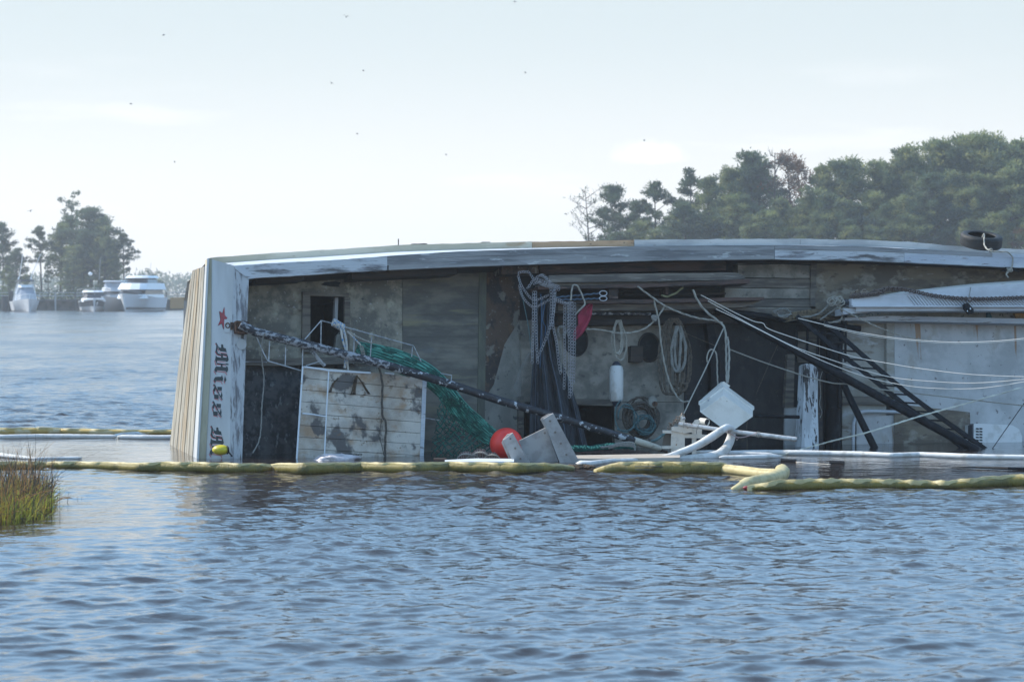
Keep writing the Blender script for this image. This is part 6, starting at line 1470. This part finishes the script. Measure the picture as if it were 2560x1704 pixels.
# ------------------------------------------------------------------ containment booms
mYEL = M('yellow_boom_fabric', (.21, .165, .035), [((.13, .11, .03), 1.6, (1, 1, 1), .42, .62, 1), ((.30, .15, .05), 1.3, (.6, 1, 1), .60, .74, .7), ((.12, .10, .05), 5, (1, 1, 1), .66, .74, .7)], rough=.5, bump=.9, bscale=5, bstretch=(3.5, 1, 1), transl=.10)
mYELC = M('cream_boom_fabric', (.56, .47, .24), [((.44, .36, .17), 3, (1, 1, 1), .45, .62, 1)], rough=.5, bump=.5, bscale=7, transl=.15)  # cream sections; on seams, the sunlit boom top put into colour
mSORB = M('white_sorbent', (.66, .66, .65), [((.5, .49, .46), 2.5, (1, 1, 1), .48, .66, 1), ((.36, .31, .22), 3, (1, 1, 1), .66, .76, .6)], rough=.85, bump=.5, bscale=12, transl=.1)
def cam_tube(prof, mat, parent=None, name='boom_float', n=18, wr=.05, seed=0, fin=None, tags=None, endr=(.25, .25), rscale=1.0):
    """boom floating on the water: (px, py waterline, height in px)"""
    xs = np.linspace(prof[0][0], prof[-1][0], max(14, int(abs(prof[-1][0] - prof[0][0]) / 4)))
    pts = []; rad = []
    P = sorted(prof); X = [p[0] for p in P]
    for i, x in enumerate(xs):
        yb = np.interp(x, X, [p[1] for p in P]); hh = np.interp(x, X, [p[2] for p in P]) * .78
        base = W(x, yb); s = base.y / FPX; r = hh * s * .58 * rscale
        pts.append(base + Vector((0, r * .7, hh * s - r))); rad.append(r)
    for k in range(3):
        f = [endr[0] + (1 - endr[0]) * min(1, (k + .3) / 3), endr[1] + (1 - endr[1]) * min(1, (k + .3) / 3)]
        rad[k] *= f[0]; rad[-1 - k] *= f[1]
    def rf(L, a): 
        return 1 + wr * (noise.noise(Vector((L * 4 + seed, math.cos(a) * 1.2, math.sin(a) * 1.2))) * .7 + 1.3 * noise.noise(Vector((L * 17 + a * 1.6, math.sin(a) * 2, seed))))
    g = G().tube(pts, [float(r) for r in rad], n, rf=rf)
    if fin:
        vs = []; fs = []
        for i, p in enumerate(pts):
            h_ = fin * (1 + .5 * noise.noise(Vector((i * .22, seed, 5)))); wv = .02 * math.sin(i * .35 + seed)
            top = p + Vector((0, -.01 + wv, rad[i] * 1.0)); vs += [top + Vector((0, .012, -.03)), top + Vector((0, .008 + wv, h_)), top + Vector((0, -.012 + wv, h_ * .98)), top + Vector((0, -.02, -.03))]
        for i in range(len(pts) - 1):
            for k in range(3): fs.append((i * 4 + k, i * 4 + k + 1, i * 4 + 5 + k, i * 4 + 4 + k))
        g.add(vs, fs, 1); mat = [mat, mYELC]  # seam coloured cream to carry the sunlit top
    if parent is None: return g.build(name, mat, smooth=True, **(tags or {}))
    return g.build(name, mat, parent, smooth=True)
YB = 'yellow containment booms'
def boom(label, prof, mat=mYEL, fin=.018, seed=1, cat='containment boom', name='containment_boom', group=YB, wr=.065, endr=(.7, .7), rscale=1.0):
    tg = dict(label=label, cat=cat); 
    if group: tg['group'] = group
    return cam_tube(prof, mat, None, name, 18, wr, seed, fin, tg, endr, rscale)
boom('yellow boom section running behind the marsh grass at the left edge', [(-160, 1171, 20), (0, 1171, 20), (60, 1171, 19), (114, 1170, 19)], seed=3)
boom('yellow boom section from the marsh grass to below the white planked box', [(116, 1169, 17), (200, 1170, 18), (300, 1174, 21), (345, 1177, 22), (400, 1177, 26), (500, 1179, 27), (600, 1181, 26), (678, 1178, 21)], seed=7)
boom('long yellow boom section in front of the net, ending at the grey door board', [(676, 1174, 17), (700, 1180, 25), (760, 1184, 31), (900, 1177, 24), (1040, 1182, 29), (1120, 1177, 26), (1290, 1182, 29), (1390, 1178, 22), (1436, 1176, 10)], seed=12)
boom('yellow boom section right of the grey door board, with smudged black print', [(1484, 1178, 4), (1510, 1181, 18), (1550, 1181, 30), (1640, 1183, 34), (1740, 1183, 33), (1818, 1182, 30)], seed=17)
o = boom('pale yellow boom section curling round to the front, right of centre', [(1806, 1182, 26), (1850, 1186, 24), (1900, 1192, 24), (1950, 1196, 26)], mat=mYELC, seed=21, endr=(.8, .5))
tc = [W(1948, 1188) , W(1955, 1196), W(1940, 1206), W(1905, 1212), W(1868, 1218), W(1832, 1224)]
g = G().tube([p + Vector((0, 0, z)) for p, z in zip(spline(tc, 6), np.interp(np.linspace(0, 1, 31), [0, .3, .8, 1], [.09, .07, .04, -.01]))], [float(x) for x in np.interp(np.linspace(0, 1, 31), [0, .15, .8, 1], [.05, .1, .085, .04])], 16, rf=lambda L, a: 1 + .16 * noise.noise(Vector((L * 9, math.cos(a) * 1.3, math.sin(a) * 1.3))))
o = g.build('containment_boom', mYELC, smooth=True, label='crumpled cream yellow boom end doubling back towards the viewer', cat='containment boom', group=YB)
boom('nearest yellow boom section, leaving by the right edge', [(1868, 1224, 5), (1905, 1224, 14), (1945, 1224, 24), (2050, 1222, 26), (2200, 1220, 22), (2330, 1219, 16), (2380, 1220, 18), (2450, 1219, 26), (2520, 1215, 29), (2640, 1214, 30)], seed=31, fin=.03)
g = G().ball(W(1867, 1223) + Vector((0, 0, .02)), .05, .03, .025, 12, 8); g.build('boom_end_plug', M('dark_red_plug', (.25, .03, .04), rough=.5), smooth=True, label='small dark red plug at the tip of the nearest yellow boom', cat='plug')
g = G()                                                      # smudged black print on one boom section
for row, (y0, hh) in enumerate(((1164, 3.2), (1171, 3.8))):
    x = 1588
    while x < (1655 if row == 0 else 1632):
        wd = 2.2 + 2.5 * ((x * 7) % 3) / 3
        for (ax, ay, bx_, by) in ((0, 0, .28, 1), (.28, .35, .72, .65), (.72, 0, 1, 1)):
            z_ = [hit(x + wd * u, y0 + hh * v, W(1640, 1183) + Vector((0, -.035, 0)), Vector((0, -1, .0))) for u, v in ((ax, ay), (bx_, ay), (bx_, by), (ax, by))]
            g.prism(z_, Vector((0, .03, 0)))
        x += wd + 1.4
g.build('boom_print', M('smudged_print', (.10, .11, .09), rough=.8), label='two short lines of smudged black print on the yellow boom right of the door board', cat='print')
# rear boom on the left
boom('far yellow boom line behind the stern, outermost of the pair', [(-200, 1090, 22), (0, 1088, 22), (90, 1086, 21), (115, 1086, 22), (150, 1084, 16), (250, 1085, 15), (350, 1085, 12), (420, 1085, 13), (520, 1085, 13)], seed=41, fin=.012, mat=M('ochre_boom_fabric', (.40, .27, .08), [((.5, .42, .25), 2.5, (.6, 1, 1), .48, .6, 1)], rough=.55, bump=.4, bscale=8))
WB = 'white absorbent booms'
def sorb(label, prof, seed, endr=(.25, .25), rscale=1.0): return boom(label, prof, mat=mSORB, fin=None, seed=seed, cat='absorbent boom', name='absorbent_boom', group=WB, wr=.06, endr=endr, rscale=rscale)
sorb('white absorbent boom in front of the far yellow boom, left of the stern', [(-150, 1095, 14), (10, 1096, 13), (100, 1095, 14), (292, 1095, 12)], 51)
sorb('white absorbent boom in front of the far yellow boom, touching the stern', [(294, 1096, 13), (360, 1097, 13), (430, 1097, 13), (500, 1097, 13)], 53, (.5, 1))
sorb('short tapering white absorbent boom between the marsh grass and the stern', [(-140, 1148, 14), (0, 1143, 15), (40, 1146, 12), (90, 1149, 8), (160, 1147, 8), (205, 1147, 9)], 55)
sorb('long white absorbent boom stretching to the right edge in front of the ladder', [(1792, 1137, 13), (1900, 1135, 14), (2000, 1137, 16), (2080, 1138, 15), (2150, 1140, 16), (2230, 1143, 15), (2300, 1141, 15), (2420, 1146, 16), (2480, 1147, 15), (2640, 1149, 15)], 61)
sorb('white absorbent boom with a blunt tip where the taut rope is tied', [(1798, 1147, 12), (1860, 1147, 13), (1910, 1146, 14), (1952, 1144, 12)], 63)
sorb('middle white absorbent boom of the stack below the pipe', [(1735, 1135, 12), (1780, 1134, 12), (1850, 1138, 12), (1935, 1139, 10)], 65)
sorb('lumpy white absorbent boom below the long pale plank', [(1440, 1160, 8), (1452, 1163, 16), (1480, 1163, 15), (1530, 1155, 12), (1620, 1152, 10), (1700, 1150, 8)], 67)
sorb('crumpled white absorbent boom lying behind the lumpy one', [(1478, 1150, 9), (1520, 1148, 12), (1570, 1147, 9), (1640, 1147, 9), (1690, 1146, 8)], 69)
hp = [V(1610, 1149, 43.2), V(1660, 1143, 43.2), V(1700, 1131, 43.3), V(1745, 1112, 43.4), V(1782, 1090, 43.4), V(1806, 1074, 43.45), V(1818, 1068, 43.55), V(1829, 1074, 43.75), V(1828, 1090, 43.8), V(1822, 1108, 43.75), V(1812, 1124, 43.65), V(1795, 1137, 43.5), V(1765, 1143, 43.4), V(1720, 1146, 43.35), V(1690, 1147, 43.3)]
hs_ = spline(hp, 6)
g = G().tube(hs_, [float(x) for x in np.interp(np.linspace(0, 1, len(hs_)), [0, .12, .3, .42, .5, .6, .8, 1], [.03, .048, .062, .05, .055, .066, .075, .05])], 18, rf=lambda L, a: 1 + .07 * noise.noise(Vector((L * 8, math.cos(a) * 1.2, math.sin(a) * 1.2))))
g.build('absorbent_boom', mSORB, smooth=True, label='white absorbent boom looped up over the pipe and back to the water', cat='absorbent boom', group=WB)
g = G()
for k, (a_, b_) in enumerate((((1805, 1146), (1962, 1150)),)):
    pass
for (x0, x1, y, lab) in ((1953, 1990, 1153, 'left of two small black rods awash inside the boom'), (2075, 2110, 1158, 'right of two small black rods awash inside the boom')):
    G().tube([W(x0, y) + Vector((0, 0, .012)), W(x1, y + 1) + Vector((0, 0, .012))], .028, 8).build('black_rod', mBLACK, label=lab, cat='rod', group='black rods awash inside the boom')
rope('thin floating cord joining the two black rods', [W(1990, 1154, .01), W(2010, 1156, .012), W(2040, 1158, .01), W(2076, 1160, .012)], 1.6, mWIRE, lobed=False)
g = G().tube([W(2379, 1170) + Vector((0, 0, .01)), W(2440, 1171) + Vector((0, 0, .02)), W(2520, 1174) + Vector((0, 0, .02)), W(2640, 1175) + Vector((0, 0, .015))], [.008, .014, .022, .024], 6); g.build('sunken_spar', mBLACK, label='thin dark spar just breaking the calm water near the right edge', cat='spar')

# ------------------------------------------------------------------ tyre on the rail
t = thing('tyre', D(2453, 626, -.1), 'black car tyre lying on the upper rail of the boat, tied with white rope', 'tyre')
tcn = D(2453, 601, .12); Rt = .345
axs = Vector((.09, -.25, 1)).normalized(); e1 = Vector((1, 0, 0)); e1 = (e1 - axs * e1.dot(axs)).normalized(); e2 = axs.cross(e1)
prof = [(.66, -.085), (.68, -.105), (.80, -.118), (.93, -.105), (.985, -.085), (1.0, -.06), (1.0, -.032), (.985, -.030), (.985, -.024), (1.0, -.022), (1.0, .022), (.985, .024), (.985, .03), (1.0, .032), (1.0, .06), (.985, .085), (.93, .105), (.80, .118), (.68, .105), (.66, .085), (.72, .08), (.90, .085), (.95, .05), (.95, -.05), (.90, -.085), (.72, -.08)]
vs = []; fs = []; nn_ = 56; m_ = len(prof)
for k in range(nn_):
    a = 2 * math.pi * k / nn_
    for (pr, pz) in prof: vs.append(tcn + (e1 * math.cos(a) + e2 * math.sin(a)) * pr * Rt + axs * pz * .92)
for k in range(nn_):
    for j in range(m_):
        a, b = k * m_ + j, k * m_ + (j + 1) % m_; c_, d_ = ((k + 1) % nn_) * m_ + (j + 1) % m_, ((k + 1) % nn_) * m_ + j
        fs.append((a, b, c_, d_))
G().add(vs, fs).build('tyre_body', M('worn_tyre_rubber', (.010, .011, .012), [((.022, .022, .022), 6, (1, 1, 1), .5, .65, 1)], rough=.65, bump=.2), t, smooth='auto')
rope('white rope from the tyre over the cap rail to the black cleat', [tcn + Vector((-.02, -.16, .02)), tcn + Vector((0.0, -.30, .10)), (2461, 612, .55), (2474, 626, .78), (2500, 629, .84), (2520, 631, .86), (2532, 646, .84), (2529, 668, .82), (2522, 678, .8), (2516, 685, .8), (2521, 694, .8)], 5, mROPE)
g = G()
for k in range(3): g.loop([D(2476, 626, .84) + BU * .03 * math.cos(a * .785) + BV * .025 * math.sin(a * .785) + BN * .012 * k for a in range(8)], .01, 5)
for k in range(4): g.loop([D(2518 + 3.5 * k, 675, .79) + BV * .03 * math.cos(a * .785) + BN * .03 * math.sin(a * .785) for a in range(8)], .01, 5)
g.build('rope_hitch', mROPE, rot=BROT, label='turns of white rope hitched on the cap rail and cleat below the tyre', cat='knot')
